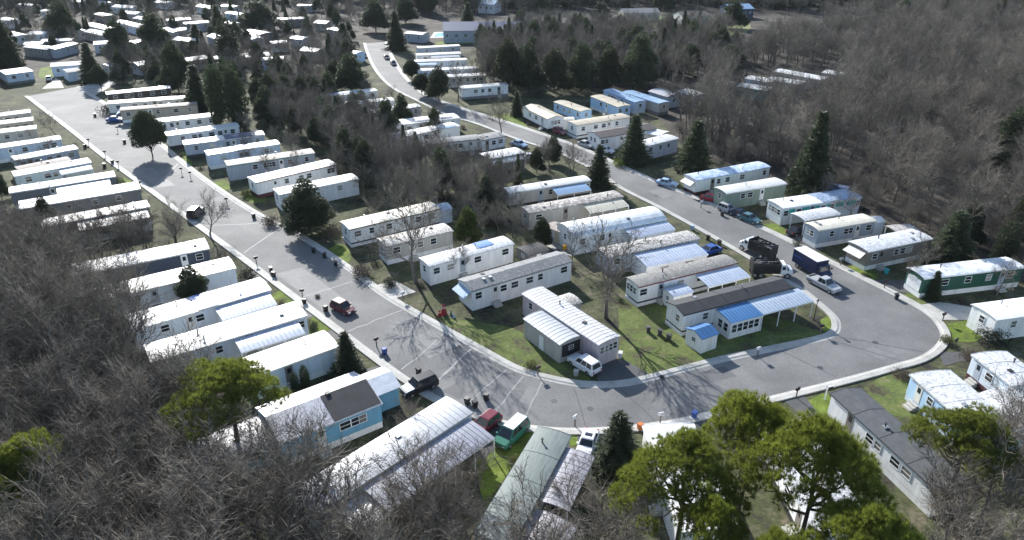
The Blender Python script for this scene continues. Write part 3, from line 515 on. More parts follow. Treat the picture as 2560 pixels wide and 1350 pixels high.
BOXES = [
    ((-90.33, 149.2), 'mail', 'black'),
    ((-89.99, 146.94), 'bin', 'black'),
    ((-82.71, 141.03), 'mail', 'black'),
    ((-79.01, 136.49), 'bin', 'black'),
    ((-76.88, 134.55), 'mail', 'black'),
    ((-79.61, 134.55), 'bin', 'black'),
    ((-67.28, 123.02), 'mail', 'black'),
    ((-100.71, 171.82), 'bin', 'black'),
    ((-88.88, 158.85), 'mail', 'black'),
    ((-83.27, 150.35), 'bin', 'black'),
    ((-62.9, 130.59), 'mail', 'black'),
    ((-60.33, 128.34), 'mail', 'black'),
    ((-48.74, 114.86), 'mail', 'black'),
    ((-36.43, 91.92), 'mail', 'black'),
    ((-33.7, 89.66), 'bin', 'black'),
    ((-32.88, 88.21), 'bin', 'black'),
    ((-27.35, 82.22), 'mail', 'black'),
    ((-26.69, 80.63), 'bin', 'black'),
    ((-23.53, 78.8), 'bin', 'black'),
    ((-15.72, 70.51), 'mail', 'black'),
    ((-14.57, 69.09), 'bin', 'bluebin'),
    ((-10.22, 65.16), 'bin', 'black'),
    ((-29.23, 95.87), 'bin', 'black'),
    ((-27.24, 94.13), 'bin', 'black'),
    ((-25.04, 91.53), 'bin', 'black'),
    ((-14.13, 81.47), 'mail', 'white'),
    ((-42.3, 109.06), 'bin', 'black'),
    ((-4.62, 59.86), 'bin', 'black'),
    ((-3.77, 59.33), 'bin', 'black'),
    ((-2.7, 60.53), 'bin', 'black'),
    ((27.9, 68.52), 'mail', 'white'),
    ((31.97, 113.41), 'mail', 'white'),
    ((34.65, 109.91), 'bin', 'black'),
    ((28.43, 104.2), 'bin', 'skypaint'),
    ((30.04, 100.41), 'bin', 'brownbin'),
    ((31.31, 98.67), 'bin', 'brownbin'),
    ((50.06, 81.9), 'bin', 'black'),
    ((49.8, 84.74), 'mail', 'black'),
    ((46.67, 91.53), 'mail', 'silver'),
    ((51.3, 70.34), 'mail', 'black'),
    ((53.0, 76.16), 'mail', 'black'),
    ((29.63, 60.87), 'mail', 'black'),
    ((6.2, 56.35), 'mail', 'white'),
    ((14.69, 56.78), 'mail', 'white'),
    ((12.54, 55.75), 'bin', 'orangebin'),
    ((18.25, 57.59), 'bin', 'bluebin'),
    ((7.86, 96.84), 'bin', 'yellowbin'),
    ((4.55, 91.53), 'bin', 'greydark'),
    ((52.06, 89.05), 'bin', 'tealbin'),
    ((6.99, 64.79), 'bin', 'silver'),
    ((2.84, 64.79), 'mail', 'brownbin'),
    ((12.26, 68.28), 'bin', 'white'),
    ((-10.3, 92.17), 'bin', 'black'),
    ((16.37, 73.84), 'bin', 'greydark'),  # this and next two: dark log and bench row, shown as bins
    ((17.68, 73.12), 'bin', 'greydark'),
    ((18.53, 72.06), 'bin', 'greydark'),
    ((-19.7, 175.55), 'bin', 'black'),
    ((-17.63, 174.41), 'bin', 'dark'),
    ((36.91, 73.39), 'mail', 'black'),
]
MANHOLES = [(42.65, 71.45), (4.35, 60.32), (25.39, 119.01), (7.96, 59.07), (34.21, 66.31)]
POOL_DECK = [
    (-31.39, 285.91),
    (-31.25, 300.32),
    (-16.13, 302.34),
    (-14.68, 288.69),
]
POOL_WATER = [
    (-30.06, 289.63),
    (-29.22, 297.33),
    (-18.32, 298.32),
    (-17.41, 290.57),
]
LAMP = (37.35, 76.64)
SIGN = (32.46, 60.53)
ORNAMENT = (-8.54, 78.1)
CLEARINGS = [
    [(1.55, 290.57), (31.56, 295.37), (35.96, 339.78), (1.78, 336.02)],
    [(50.65, 296.35), (87.57, 292.47), (100.64, 346.22), (58.14, 343.61)],
    [(31.42, 168.94), (45.6, 172.55), (53.11, 209.81), (37.27, 204.71)],
    [(-30.93, 281.39), (-13.66, 283.18), (-14.51, 302.34), (-33.27, 304.39)],
    [(-129.29, 190.66), (-115.19, 204.71), (-118.45, 220.73), (-152.77, 235.91)],
    [(53.36, 172.55), (85.0, 183.44), (103.22, 230.85), (68.1, 217.91)],
    [(26.66, 168.94), (37.0, 158.85), (41.33, 180.21), (38.55, 192.88)],
]

# ---------------------------------------------------------------- materials
MATS = {}
def principled(name):
    m = bpy.data.materials.new(name); m.use_nodes = True
    return m, m.node_tree, m.node_tree.nodes['Principled BSDF']
def ramp(n, stops):
    r = n.nodes.new('ShaderNodeValToRGB'); e = r.color_ramp.elements
    while len(e) < len(stops): e.new(.5)
    for i, (p, c) in enumerate(stops): e[i].position = p; e[i].color = (*c, 1)
    return r
def noise(n, scale, detail=4, rough=.6, coord='Object', stretch=None):
    tc = n.nodes.new('ShaderNodeTexCoord') if coord != 'Position' else n.nodes.new('ShaderNodeNewGeometry')
    out = tc.outputs[coord]
    if stretch:
        mp = n.nodes.new('ShaderNodeMapping'); mp.inputs['Scale'].default_value = stretch
        n.links.new(out, mp.inputs[0]); out = mp.outputs[0]
    t = n.nodes.new('ShaderNodeTexNoise'); t.inputs['Scale'].default_value = scale
    t.inputs['Detail'].default_value = detail + (2 if coord == 'Position' else 0); t.inputs['Roughness'].default_value = rough
    n.links.new(out, t.inputs['Vector']); return t
def sc(c, k): return tuple(min(1, x * k) for x in c)
def mat(name, col, rough=.6, var=.18, scale=1.3, metallic=0, spots=None, stretch=None, bump=0, rnd=0, spec=.5, cover=.55):
    if name in MATS: return MATS[name]
    m, n, b = principled(name)
    t = noise(n, scale, stretch=stretch)
    r = ramp(n, [(.28, sc(col, 1 - var)), (.72, sc(col, 1 + var))]); n.links.new(t.outputs[0], r.inputs[0])
    out = r.outputs[0]
    if spots:
        t2 = noise(n, scale * 2.7, 6, .7, 'Position')
        r2 = ramp(n, [(cover - .06, (0, 0, 0)), (cover + .08, (1, 1, 1))]); n.links.new(t2.outputs[0], r2.inputs[0])
        mx = n.nodes.new('ShaderNodeMix'); mx.data_type = 'RGBA'
        n.links.new(r2.outputs[0], mx.inputs[0]); n.links.new(out, mx.inputs[6]); mx.inputs[7].default_value = (*spots, 1)
        out = mx.outputs[2]
    if rnd:
        oi = n.nodes.new('ShaderNodeObjectInfo'); mr = n.nodes.new('ShaderNodeMapRange')
        mr.inputs[3].default_value = 1 - rnd; mr.inputs[4].default_value = 1 + rnd
        n.links.new(oi.outputs['Random'], mr.inputs[0])
        hs = n.nodes.new('ShaderNodeHueSaturation'); n.links.new(mr.outputs[0], hs.inputs['Value']); n.links.new(out, hs.inputs['Color'])
        out = hs.outputs[0]
    n.links.new(out, b.inputs['Base Color'])
    b.inputs['Roughness'].default_value = rough; b.inputs['Metallic'].default_value = metallic
    b.inputs['Specular IOR Level'].default_value = spec
    if bump:
        t3 = noise(n, 9, 5, .7); bp = n.nodes.new('ShaderNodeBump'); bp.inputs['Strength'].default_value = bump
        n.links.new(t3.outputs[0], bp.inputs['Height']); n.links.new(bp.outputs[0], b.inputs['Normal'])
    MATS[name] = m; return m
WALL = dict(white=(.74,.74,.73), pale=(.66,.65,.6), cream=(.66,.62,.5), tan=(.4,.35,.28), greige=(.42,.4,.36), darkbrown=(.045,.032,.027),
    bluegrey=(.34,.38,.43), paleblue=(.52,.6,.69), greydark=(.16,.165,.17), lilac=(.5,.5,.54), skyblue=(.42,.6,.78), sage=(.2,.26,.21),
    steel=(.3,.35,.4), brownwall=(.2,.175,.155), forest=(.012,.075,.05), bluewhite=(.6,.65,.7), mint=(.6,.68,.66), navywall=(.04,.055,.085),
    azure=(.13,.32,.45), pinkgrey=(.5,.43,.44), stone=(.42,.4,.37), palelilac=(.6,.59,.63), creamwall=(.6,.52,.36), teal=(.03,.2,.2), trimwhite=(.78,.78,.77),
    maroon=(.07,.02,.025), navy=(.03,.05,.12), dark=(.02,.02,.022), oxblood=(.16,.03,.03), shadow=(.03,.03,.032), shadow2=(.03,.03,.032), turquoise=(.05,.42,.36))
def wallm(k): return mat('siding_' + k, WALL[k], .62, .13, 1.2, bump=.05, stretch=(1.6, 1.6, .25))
ROOF = dict(white=dict(col=(.63,.625,.61), rough=.46, spots=(.36,.34,.315), cover=.57, var=.14, stretch=(.3, 2.2, 1)), whiteclean=dict(col=(.78,.78,.77), rough=.4), shinewhite=dict(col=(.78,.78,.79), rough=.33),
    cream=dict(col=(.62,.58,.48), rough=.5, spots=(.42,.39,.33), cover=.62), creamspot=dict(col=(.68,.65,.57), rough=.45, spots=(.33,.3,.26), cover=.62), taupe=dict(col=(.2,.17,.15), rough=.75),
    tanroof=dict(col=(.42,.37,.28), rough=.65, spots=(.3,.26,.2)), brownroof=dict(col=(.13,.11,.1), rough=.8), brownish=dict(col=(.3,.25,.21), rough=.7, spots=(.55,.5,.45)),
    mottled=dict(col=(.52,.5,.47), rough=.55, spots=(.12,.1,.085), cover=.5, scale=1.7), mottledwhite=dict(col=(.6,.61,.62), rough=.46, spots=(.25,.24,.23), cover=.55, scale=1.5),
    patchy=dict(col=(.6,.57,.52), rough=.55, spots=(.2,.17,.145), cover=.46, scale=.6), weathered=dict(col=(.17,.165,.155), rough=.75, spots=(.42,.4,.37), cover=.58),
    greyshingle=dict(col=(.16,.165,.17), rough=.8, spots=(.3,.3,.3), cover=.56), blackroof=dict(col=(.03,.031,.036), rough=.8, var=.3), charcoal=dict(col=(.075,.08,.086), rough=.85, var=.25),
    navyroof=dict(col=(.05,.075,.15), rough=.6), bluemetal=dict(col=(.26,.38,.53), rough=.35), bluetarp=dict(col=(.07,.19,.5), rough=.4), blueshade=dict(col=(.2,.28,.42), rough=.4, spots=(.65,.68,.72), cover=.55),  # metal blue and patch blue hold reflection and tree shade as colour
    shadeblotch=dict(col=(.6,.68,.78), rough=.38, spots=(.28,.38,.56), cover=.5, scale=.4), blotchwhite=dict(col=(.76,.77,.78), rough=.4, spots=(.3,.38,.52), cover=.58, scale=.35),  # blotchy blue roof: reflection and tree shade put into its colour
    deepblue=dict(col=(.06,.17,.36), rough=.45), ribblue=dict(col=(.4,.46,.54), rough=.42, spots=(.3,.34,.4), cover=.58), palemetal=dict(col=(.44,.49,.58), rough=.42, spots=(.34,.37,.43), cover=.6), paleblue=dict(col=(.5,.62,.74), rough=.4),
    ribwhite=dict(col=(.54,.53,.54), rough=.48, spots=(.36,.35,.36), cover=.57), ribpale=dict(col=(.42,.435,.46), rough=.5, spots=(.32,.33,.35), cover=.58), ribsilver=dict(col=(.3,.31,.36), rough=.5, spots=(.22,.22,.25), cover=.6),
    creamroof=dict(col=(.58,.54,.43), rough=.5, spots=(.4,.36,.3)), rustwhite=dict(col=(.72,.68,.63), rough=.45, spots=(.3,.15,.1), cover=.62, scale=2.2), sageroof=dict(col=(.16,.19,.18), rough=.7, var=.22, stretch=(.5,3,1)),
    lilacroof=dict(col=(.36,.35,.38), rough=.5, spots=(.25,.24,.26), cover=.55, scale=1.6), lilacwhite=dict(col=(.6,.59,.62), rough=.48, spots=(.38,.37,.4), cover=.56))
def roofm(k):
    if k not in ROOF: return mat('sheet_' + k, WALL[k], .5)
    d = dict(ROOF[k]); d.setdefault('rnd', .05); d.setdefault('bump', .04)
    return mat('roof_' + k, **d)
PAINT = dict(white=(.75,.75,.75), maroonpaint=(.16,.015,.03), greenpaint=(.03,.17,.11), redpaint=(.3,.02,.03), wine=(.1,.012,.02), silver=(.38,.39,.4), navypaint=(.012,.02,.06), bluepaint=(.02,.08,.3),
    tealpaint=(.06,.14,.16), blackpaint=(.014,.015,.018), skypaint=(.35,.47,.6), black=(.015,.015,.017), bluebin=(.03,.08,.3), brownbin=(.06,.045,.035), orangebin=(.6,.16,.03), yellowbin=(.75,.38,.02), tealbin=(.05,.4,.42), greydark=(.07,.07,.075), dark=(.02,.025,.02))
def paintm(k): return mat('paint_' + k, PAINT[k], .28 if 'paint' in k or k in ('white', 'silver') else .5, .06)
def pane_mat():
    m, n, b = principled('window_pane'); oi = n.nodes.new('ShaderNodeObjectInfo')
    r = ramp(n, [(0, (.02,.024,.03)), (.55, (.03,.034,.04)), (.62, (.16,.15,.13)), (.8, (.05,.06,.07)), (.9, (.34,.33,.3))]); r.color_ramp.interpolation = 'CONSTANT'
    n.links.new(oi.outputs['Random'], r.inputs[0]); n.links.new(r.outputs[0], b.inputs['Base Color']); b.inputs['Roughness'].default_value = .07; b.inputs['Specular IOR Level'].default_value = .7; return m
pane_m = pane_mat()
glass = mat('window_glass', (.022, .026, .032), .08, .1, spec=.7)
rubber = mat('tyre_rubber', (.016, .016, .016), .85)
chrome = mat('wheel_metal', (.45, .45, .46), .35, metallic=.8)
lampw = mat('lamp_lens', (.7, .7, .68), .15); lampr = mat('tail_lens', (.35, .01, .01), .2)
galv = mat('galvanised_metal', (.35, .36, .38), .45, metallic=.5)
wood = mat('weathered_timber', (.17, .14, .115), .85, .3)

# ---------------------------------------------------------------- mesh helpers
class MB:
    def __init__(s): s.v = []; s.f = []; s.m = []
    def poly(s, pts, mi=0):
        i = len(s.v); s.v += [tuple(p) for p in pts]; s.f.append(tuple(range(i, i + len(pts)))); s.m.append(mi)
    def hexa(s, p, mi=0):   # 8 corners: bottom ring ccw, top ring ccw
        i = len(s.v); s.v += [tuple(q) for q in p]
        for a in ((3,2,1,0),(4,5,6,7),(0,1,5,4),(1,2,6,5),(2,3,7,6),(3,0,4,7)): s.f.append(tuple(i + k for k in a)); s.m.append(mi)
    def box(s, x0, x1, y0, y1, z0, z1, mi=0):
        s.hexa([(x0,y0,z0),(x1,y0,z0),(x1,y1,z0),(x0,y1,z0),(x0,y0,z1),(x1,y0,z1),(x1,y1,z1),(x0,y1,z1)], mi)
    def prism(s, prof, x0, x1, mi=0):   # closed profile (y,z), extruded along x
        n = len(prof); i = len(s.v)
        s.v += [(x0, y, z) for y, z in prof] + [(x1, y, z) for y, z in prof]
        for k in range(n): s.f.append((i + k, i + (k + 1) % n, i + n + (k + 1) % n, i + n + k)); s.m.append(mi)
        s.f.append(tuple(i + k for k in reversed(range(n)))); s.f.append(tuple(i + n + k for k in range(n))); s.m += [mi, mi]
    def cyl(s, c, r, h, axis='z', n=10, r2=None, mi=0):
        r2 = r if r2 is None else r2; i = len(s.v)
        for (rr, t) in ((r, 0), (r2, h)):
            for k in range(n):
                a = 2 * math.pi * k / n; u, v = rr * math.cos(a), rr * math.sin(a)
                s.v.append((c[0]+u, c[1]+v, c[2]+t) if axis == 'z' else (c[0]+u, c[1]+t, c[2]+v) if axis == 'y' else (c[0]+t, c[1]+u, c[2]+v))
        for k in range(n): s.f.append((i + k, i + (k+1) % n, i + n + (k+1) % n, i + n + k)); s.m.append(mi)
        s.f.append(tuple(i + k for k in reversed(range(n)))); s.f.append(tuple(i + n + k for k in range(n))); s.m += [mi, mi]
    def mesh(s, name, mats):
        me = bpy.data.meshes.new(name); me.from_pydata(s.v, [], s.f)
        for m in (mats if isinstance(mats, (list, tuple)) else [mats]): me.materials.append(m)
        if any(s.m): me.polygons.foreach_set('material_index', s.m)
        bm_fix(me); return me
def bm_fix(me):
    import bmesh
    b = bmesh.new(); b.from_mesh(me); bmesh.ops.recalc_face_normals(b, faces=b.faces); b.to_mesh(me); b.free()
def link(name, me, parent=None, loc=None, rz=None):
    o = bpy.data.objects.new(name, me); C.objects.link(o)
    if parent: o.parent = parent
    if loc is not None: o.location = loc
    if rz is not None: o.rotation_euler = (0, 0, rz)
    return o
def part(name, mb, m, parent, **k): return link(name, mb.mesh(name, m), parent, **k)
def thing(name, label, cat, loc=(0, 0, 0), rz=0, group=None):
    o = link(name, None, None, loc, rz); o.empty_display_size = .5
    o['label'] = label; o['category'] = cat
    if group: o['group'] = group
    return o
def tag(o, label, cat, group=None):
    o['label'] = label; o['category'] = cat
    if group: o['group'] = group
    return o
def struct(name, me, parent=None):
    o = link(name, me, parent); o['kind'] = 'structure'; return o

# ---------------------------------------------------------------- ground, road, lawns
def ground_mat(name, stops, big, small, rough=.95, bump=.4):
    m, n, b = principled(name)
    t1 = noise(n, big, 5, .65, 'Position'); t2 = noise(n, small, 6, .75, 'Position')
    mx = n.nodes.new('ShaderNodeMath'); mx.operation = 'MULTIPLY_ADD'; mx.inputs[1].default_value = .55
    ad = n.nodes.new('ShaderNodeMath'); ad.operation = 'MULTIPLY'; ad.inputs[1].default_value = .45
    n.links.new(t2.outputs[0], ad.inputs[0]); n.links.new(t1.outputs[0], mx.inputs[0]); n.links.new(ad.outputs[0], mx.inputs[2])
    r = ramp(n, stops); n.links.new(mx.outputs[0], r.inputs[0]); n.links.new(r.outputs[0], b.inputs['Base Color'])
    b.inputs['Roughness'].default_value = rough; b.inputs['Specular IOR Level'].default_value = .25
    bp = n.nodes.new('ShaderNodeBump'); bp.inputs['Strength'].default_value = bump; bp.inputs['Distance'].default_value = .1
    n.links.new(t2.outputs[0], bp.inputs['Height']); n.links.new(bp.outputs[0], b.inputs['Normal'])
    return m
m_litter = ground_mat('leaf_litter', [(.38, (.018,.016,.014)), (.46, (.04,.035,.029)), (.54, (.075,.064,.05)), (.62, (.14,.12,.095))], .14, 1.6)
m_park = ground_mat('winter_grass', [(.4, (.02,.018,.014)), (.46, (.052,.046,.033)), (.5, (.058,.074,.024)), (.54, (.09,.085,.048)), (.61, (.16,.14,.1))], .22, 1.9)
m_green = ground_mat('green_lawn', [(.38, (.06,.055,.03)), (.45, (.085,.12,.02)), (.54, (.125,.175,.022)), (.62, (.22,.22,.08))], .5, 2.4)
m_dull = ground_mat('thin_lawn', [(.38, (.04,.036,.024)), (.45, (.09,.084,.042)), (.5, (.085,.125,.027)), (.56, (.13,.145,.045)), (.63, (.21,.19,.11))], .38, 2.4)
m_lime = ground_mat('yellow_green_meadow', [(.3, (.12,.14,.05)), (.7, (.22,.24,.1))], .3, 2)  # yellowish green grass of the far clearings
m_road = ground_mat('worn_asphalt', [(.4, (.118,.117,.116)), (.5, (.152,.151,.149)), (.6, (.205,.202,.196))], .11, 5, .8, .12)
m_drive = ground_mat('driveway_asphalt', [(.3, (.06,.06,.062)), (.5, (.085,.085,.086)), (.7, (.13,.128,.125))], .3, 4, .75, .15)
m_conc = ground_mat('pale_concrete', [(.36, (.28,.27,.245)), (.5, (.4,.39,.36)), (.64, (.5,.485,.455))], .4, 4, .75, .1)
m_seal = mat('pale_crack_fill', (.25, .248, .243), .7); m_tar = mat('dark_tar_seam', (.05, .05, .052), .55)

def poly_sheet(name, pts, z, m, parent=None):
    tri = tessellate_polygon([[Vector((x, y, 0)) for x, y in pts]])
    me = bpy.data.meshes.new(name); me.from_pydata([(x, y, z) for x, y in pts], [], [tuple(t) for t in tri]); me.materials.append(m)
    if me.polygons:
        bm_fix(me)
        if sum(p.normal.z * p.area for p in me.polygons) < 0: me.flip_normals()
    return struct(name, me, parent)
def smooth(pts, k=5):
    P = [np.array(p, float) for p in pts]; P = [2*P[0]-P[1]] + P + [2*P[-1]-P[-2]]; out = []
    for i in range(1, len(P) - 2):
        for j in range(k):
            t = j / k; a, b, c, d = P[i-1:i+3]
            out.append(tuple(.5*(2*b+(c-a)*t+(2*a-5*b+4*c-d)*t*t+(3*b-a-3*c+d)*t**3)))
    out.append(tuple(P[-2])); return out
poly_sheet('ground', [(-900, -120), (900, -120), (900, 1500), (-900, 1500)], 0, m_litter)
poly_sheet('park_ground', [(-150, 225), (-135, 170), (-118, 120), (-88, 92), (-66, 66), (-50, 50), (-34, 38), (-10, 34), (30, 36), (60, 46), (75, 62), (72, 84), (60, 108), (46, 126), (36, 150), (34, 200), (-6, 206), (-12, 262), (-56, 262), (-80, 225)], .004, m_park)
ro, ri = smooth(ROAD_OUTER), smooth(ROAD_INNER)
road = poly_sheet('road', ro + ri[::-1], .040, m_road)
nl = {}
for k, pts in LAWNS:
    nl[k] = nl.get(k, 0) + 1
    poly_sheet('lawn', smooth(pts + pts[:1], 4)[:-1], (.008 if k != 'g' else .020) + .003 * (nl[k] % 4), dict(g=m_green, b=m_dull, y=m_lime)[k])
for i, (k, pts) in enumerate(DRIVES): poly_sheet('driveway', pts, .032 + .003 * (i % 2), m_drive if k == 'asphalt' else m_conc)
def sweep(path, prof, name, m, side):
    n = len(path); mb = MB(); P = [np.array(p) for p in path]; k = len(prof)
    for i in range(n):
        t = P[min(n-1, i+1)] - P[max(0, i-1)]; t /= (np.linalg.norm(t) + 1e-9); nn = np.array((-t[1], t[0])) * side
        for d, z in prof: q = P[i] + nn * d; mb.v.append((q[0], q[1], z))
    for i in range(n - 1):
        for j in range(k - 1): mb.f.append((i*k+j, i*k+j+1, (i+1)*k+j+1, (i+1)*k+j)); mb.m.append(0)
    return struct(name, mb.mesh(name, m))
KP = [(-.1, .02), (0, .052), (.22, .075), (.4, .15), (1.05, .155), (1.06, -.02)]
sweep(ro, KP, 'kerb', m_conc, -1); sweep(ri, KP, 'kerb', m_conc, 1)
# crack fill, tar seams, manholes
def strip(pts, wd, z, name, m):
    mb = MB(); P = [np.array(p) for p in pts]
    for a, b in zip(P, P[1:]):
        t = b - a; t = t / np.linalg.norm(t); nn = np.array((-t[1], t[0])) * wd / 2; mb.poly([(*(a-nn), z), (*(b-nn), z), (*(b+nn), z), (*(a+nn), z)])
    return struct(name, mb.mesh(name, m), road)
rng = random.Random(5)
def between(f, tj=0):   # wobbling line across the road at fraction f of both edges
    a = np.array(ro[int(f * (len(ro)-1))]); j = min(range(len(ri)), key=lambda i: (ri[i][0]-a[0])**2 + (ri[i][1]-a[1])**2); b = np.array(ri[max(0, min(len(ri)-1, j + tj))])
    return [a*(1-t) + b*t + np.array((rng.uniform(-.12, .12), rng.uniform(-.12, .12))) * (0 < t < 1) for t in np.linspace(.04, .96, 7)]
for i, f in enumerate((.03, .055, .075, .1, .118, .135, .15, .168, .185, .2, .215, .235)):
    strip(between(f, rng.choice((-2, 0, 2))), rng.choice((.08, .14, .25)), .045, 'crack_fill', m_seal)
for f in (.285, .33, .4, .44, .47): strip(between(f, rng.choice((-4, -2, 3))), .09, .046, 'tar_seam', m_tar)
m_patch = ground_mat('repair_asphalt', [(.4, (.105,.105,.106)), (.6, (.145,.145,.145))], .3, 5, .75, .15); m_wear = ground_mat('bleached_asphalt', [(.4, (.15,.149,.147)), (.6, (.215,.212,.207))], .3, 5, .75, .15)
for k, (f, t0, t1, ln, mm) in enumerate(((.06, .1, .45, 3, m_wear), (.1, .5, .9, 2, m_patch), (.127, .08, .5, 3, m_wear), (.16, .45, .95, 2, m_wear), (.19, .1, .4, 2, m_patch), (.225, .4, .8, 2, m_wear), (.3, .2, .5, 2, m_patch), (.37, .6, .9, 2, m_patch), (.43, .15, .5, 3, m_wear), (.52, .4, .8, 2, m_patch), (.7, .1, .6, 2, m_wear), (.8, .3, .8, 2, m_patch))):
    i0 = int(f * (len(ro)-1)); q0, q1 = np.array(ro[i0]), np.array(ro[i0 + ln])
    cl = lambda a: np.array(min(ri, key=lambda p_: (p_[0]-a[0])**2 + (p_[1]-a[1])**2))
    c0, c1 = cl(q0), cl(q1)
    if np.linalg.norm(c0 - c1) < .2: continue
    poly_sheet('road_patch', [tuple(q0 + (c0-q0)*t0), tuple(q0 + (c0-q0)*t1), tuple(q1 + (c1-q1)*t1), tuple(q1 + (c1-q1)*t0)], .043, mm, road)
mb = MB(); mb.cyl((0, 0, 0), .34, .012, n=20); mme = mb.mesh('manhole_cover', m_tar)
for x, y in MANHOLES: o = link('manhole_cover', mme, road, (x, y, .042)); o['kind'] = 'structure'

# ---------------------------------------------------------------- homes
FR = {}
def window_mesh(wd, ht, fc):
    k = (wd, ht, fc)
    if k not in FR:
        mb = MB(); b = .055
        mb.box(-wd/2, wd/2, -.05, .0, -ht/2, -ht/2 + b); mb.box(-wd/2, wd/2, -.05, .0, ht/2 - b, ht/2)
        mb.box(-wd/2, -wd/2 + b, -.048, .0, -ht/2 + b, ht/2 - b); mb.box(wd/2 - b, wd/2, -.048, .0, -ht/2 + b, ht/2 - b)
        mb.box(-wd/2 + b, wd/2 - b, -.04, .0, -.025, .025)
        p = MB(); p.box(-wd/2 + b, wd/2 - b, -.02, -.004, -ht/2 + b, ht/2 - b)
        FR[k] = (mb.mesh('window', fc), p.mesh('pane', pane_m))
    return FR[k]
def window(parent, x, y, z, rz, wd=1.0, ht=.95, fc=None):
    f, p = window_mesh(wd, ht, fc or wallm('trimwhite'))
    o = link('window', f, parent, (x, y, z), rz); link('pane', p, o); return o
def roof_curve(Wd, rk, bow, oh, ze, n=9):
    ys = np.linspace(-oh, Wd + oh, n); pr = []
    for y in ys:
        u = (y + oh) / (Wd + 2*oh)
        z = ze + (bow * (1 - abs(2*u-1)) if rk == 'gable' else bow * max(0, math.sin(math.pi * u)) ** .85)
        pr.append((y, z))
    return pr
def panels(roof, prof, L, m, count, gap=.014, th=.03, oh=.12):
    """roof sheets laid side by side; one shared mesh"""
    pw = (L + 2*oh) / count; mb = MB()
    up = [(y, z + th) for y, z in prof]; lo = [(y, z + .004) for y, z in prof]
    mb.prism(lo + up[::-1], gap/2, pw - gap/2); mb.prism([(y, z+.004) for y, z in up] + [(y, z + .025) for y, z in up][::-1], -.025, .025)
    me = mb.mesh('roof_panel', m)
    for i in range(count): link('roof_panel', me, roof, (-oh + i*pw, 0, rng.uniform(0, .008)))
def sheet_cover(parent, name, x0, x1, y0, y1, z0, z1, m, postm, posts=True, curved=True, pitch=.5):
    """metal cover sloping from (y0,z0) by the wall to (y1,z1); name > panels, posts"""
    mb = MB(); mb.box(x0, x1, y1, y1 + .06, z1 - .14, z1 - .01)
    n = max(2, round((x1 - x0) / 2.6))
    fr = part(name, mb, postm, parent)
    if posts:
        pm = MB(); pm.box(-.05, .05, -.05, .05, 0, z1 - .14); pme = pm.mesh('post', postm)
        for i in range(n + 1): link('post', pme, fr, (x0 + .06 + (x1 - x0 - .12) * i / n, y1 + .08, 0))
    k = 6; pr = []
    for i in range(k + 1):
        u = i / k; pr.append((y0 + (y1 - y0) * u, z0 + (z1 - z0) * u + ((.07 if x1 - x0 > 4 else .03) * math.sin(math.pi * u) if curved else 0)))
    cnt = max(3, round((x1 - x0) / pitch)); pw = (x1 - x0) / cnt; q = MB()
    q.prism([(y, z) for y, z in pr] + [(y, z + .02) for y, z in pr][::-1], 0, pw - .012); q.prism([(y, z + .021) for y, z in pr] + [(y, z + .05) for y, z in pr][::-1], .0, .035)
    me = q.mesh('roof_panel', m)
    for i in range(cnt): link('roof_panel', me, fr, (x0 + i*pw, 0, 0))
    return fr
def place(a, b):
    a, b = np.array(a), np.array(b); L = float(np.linalg.norm(b - a)); return L, math.atan2(b[1]-a[1], b[0]-a[0])
FOOT = []
def foot(a, ang, L, Wd, y0=0): FOOT.append((a[0], a[1], math.cos(ang), math.sin(ang), L, Wd, y0))
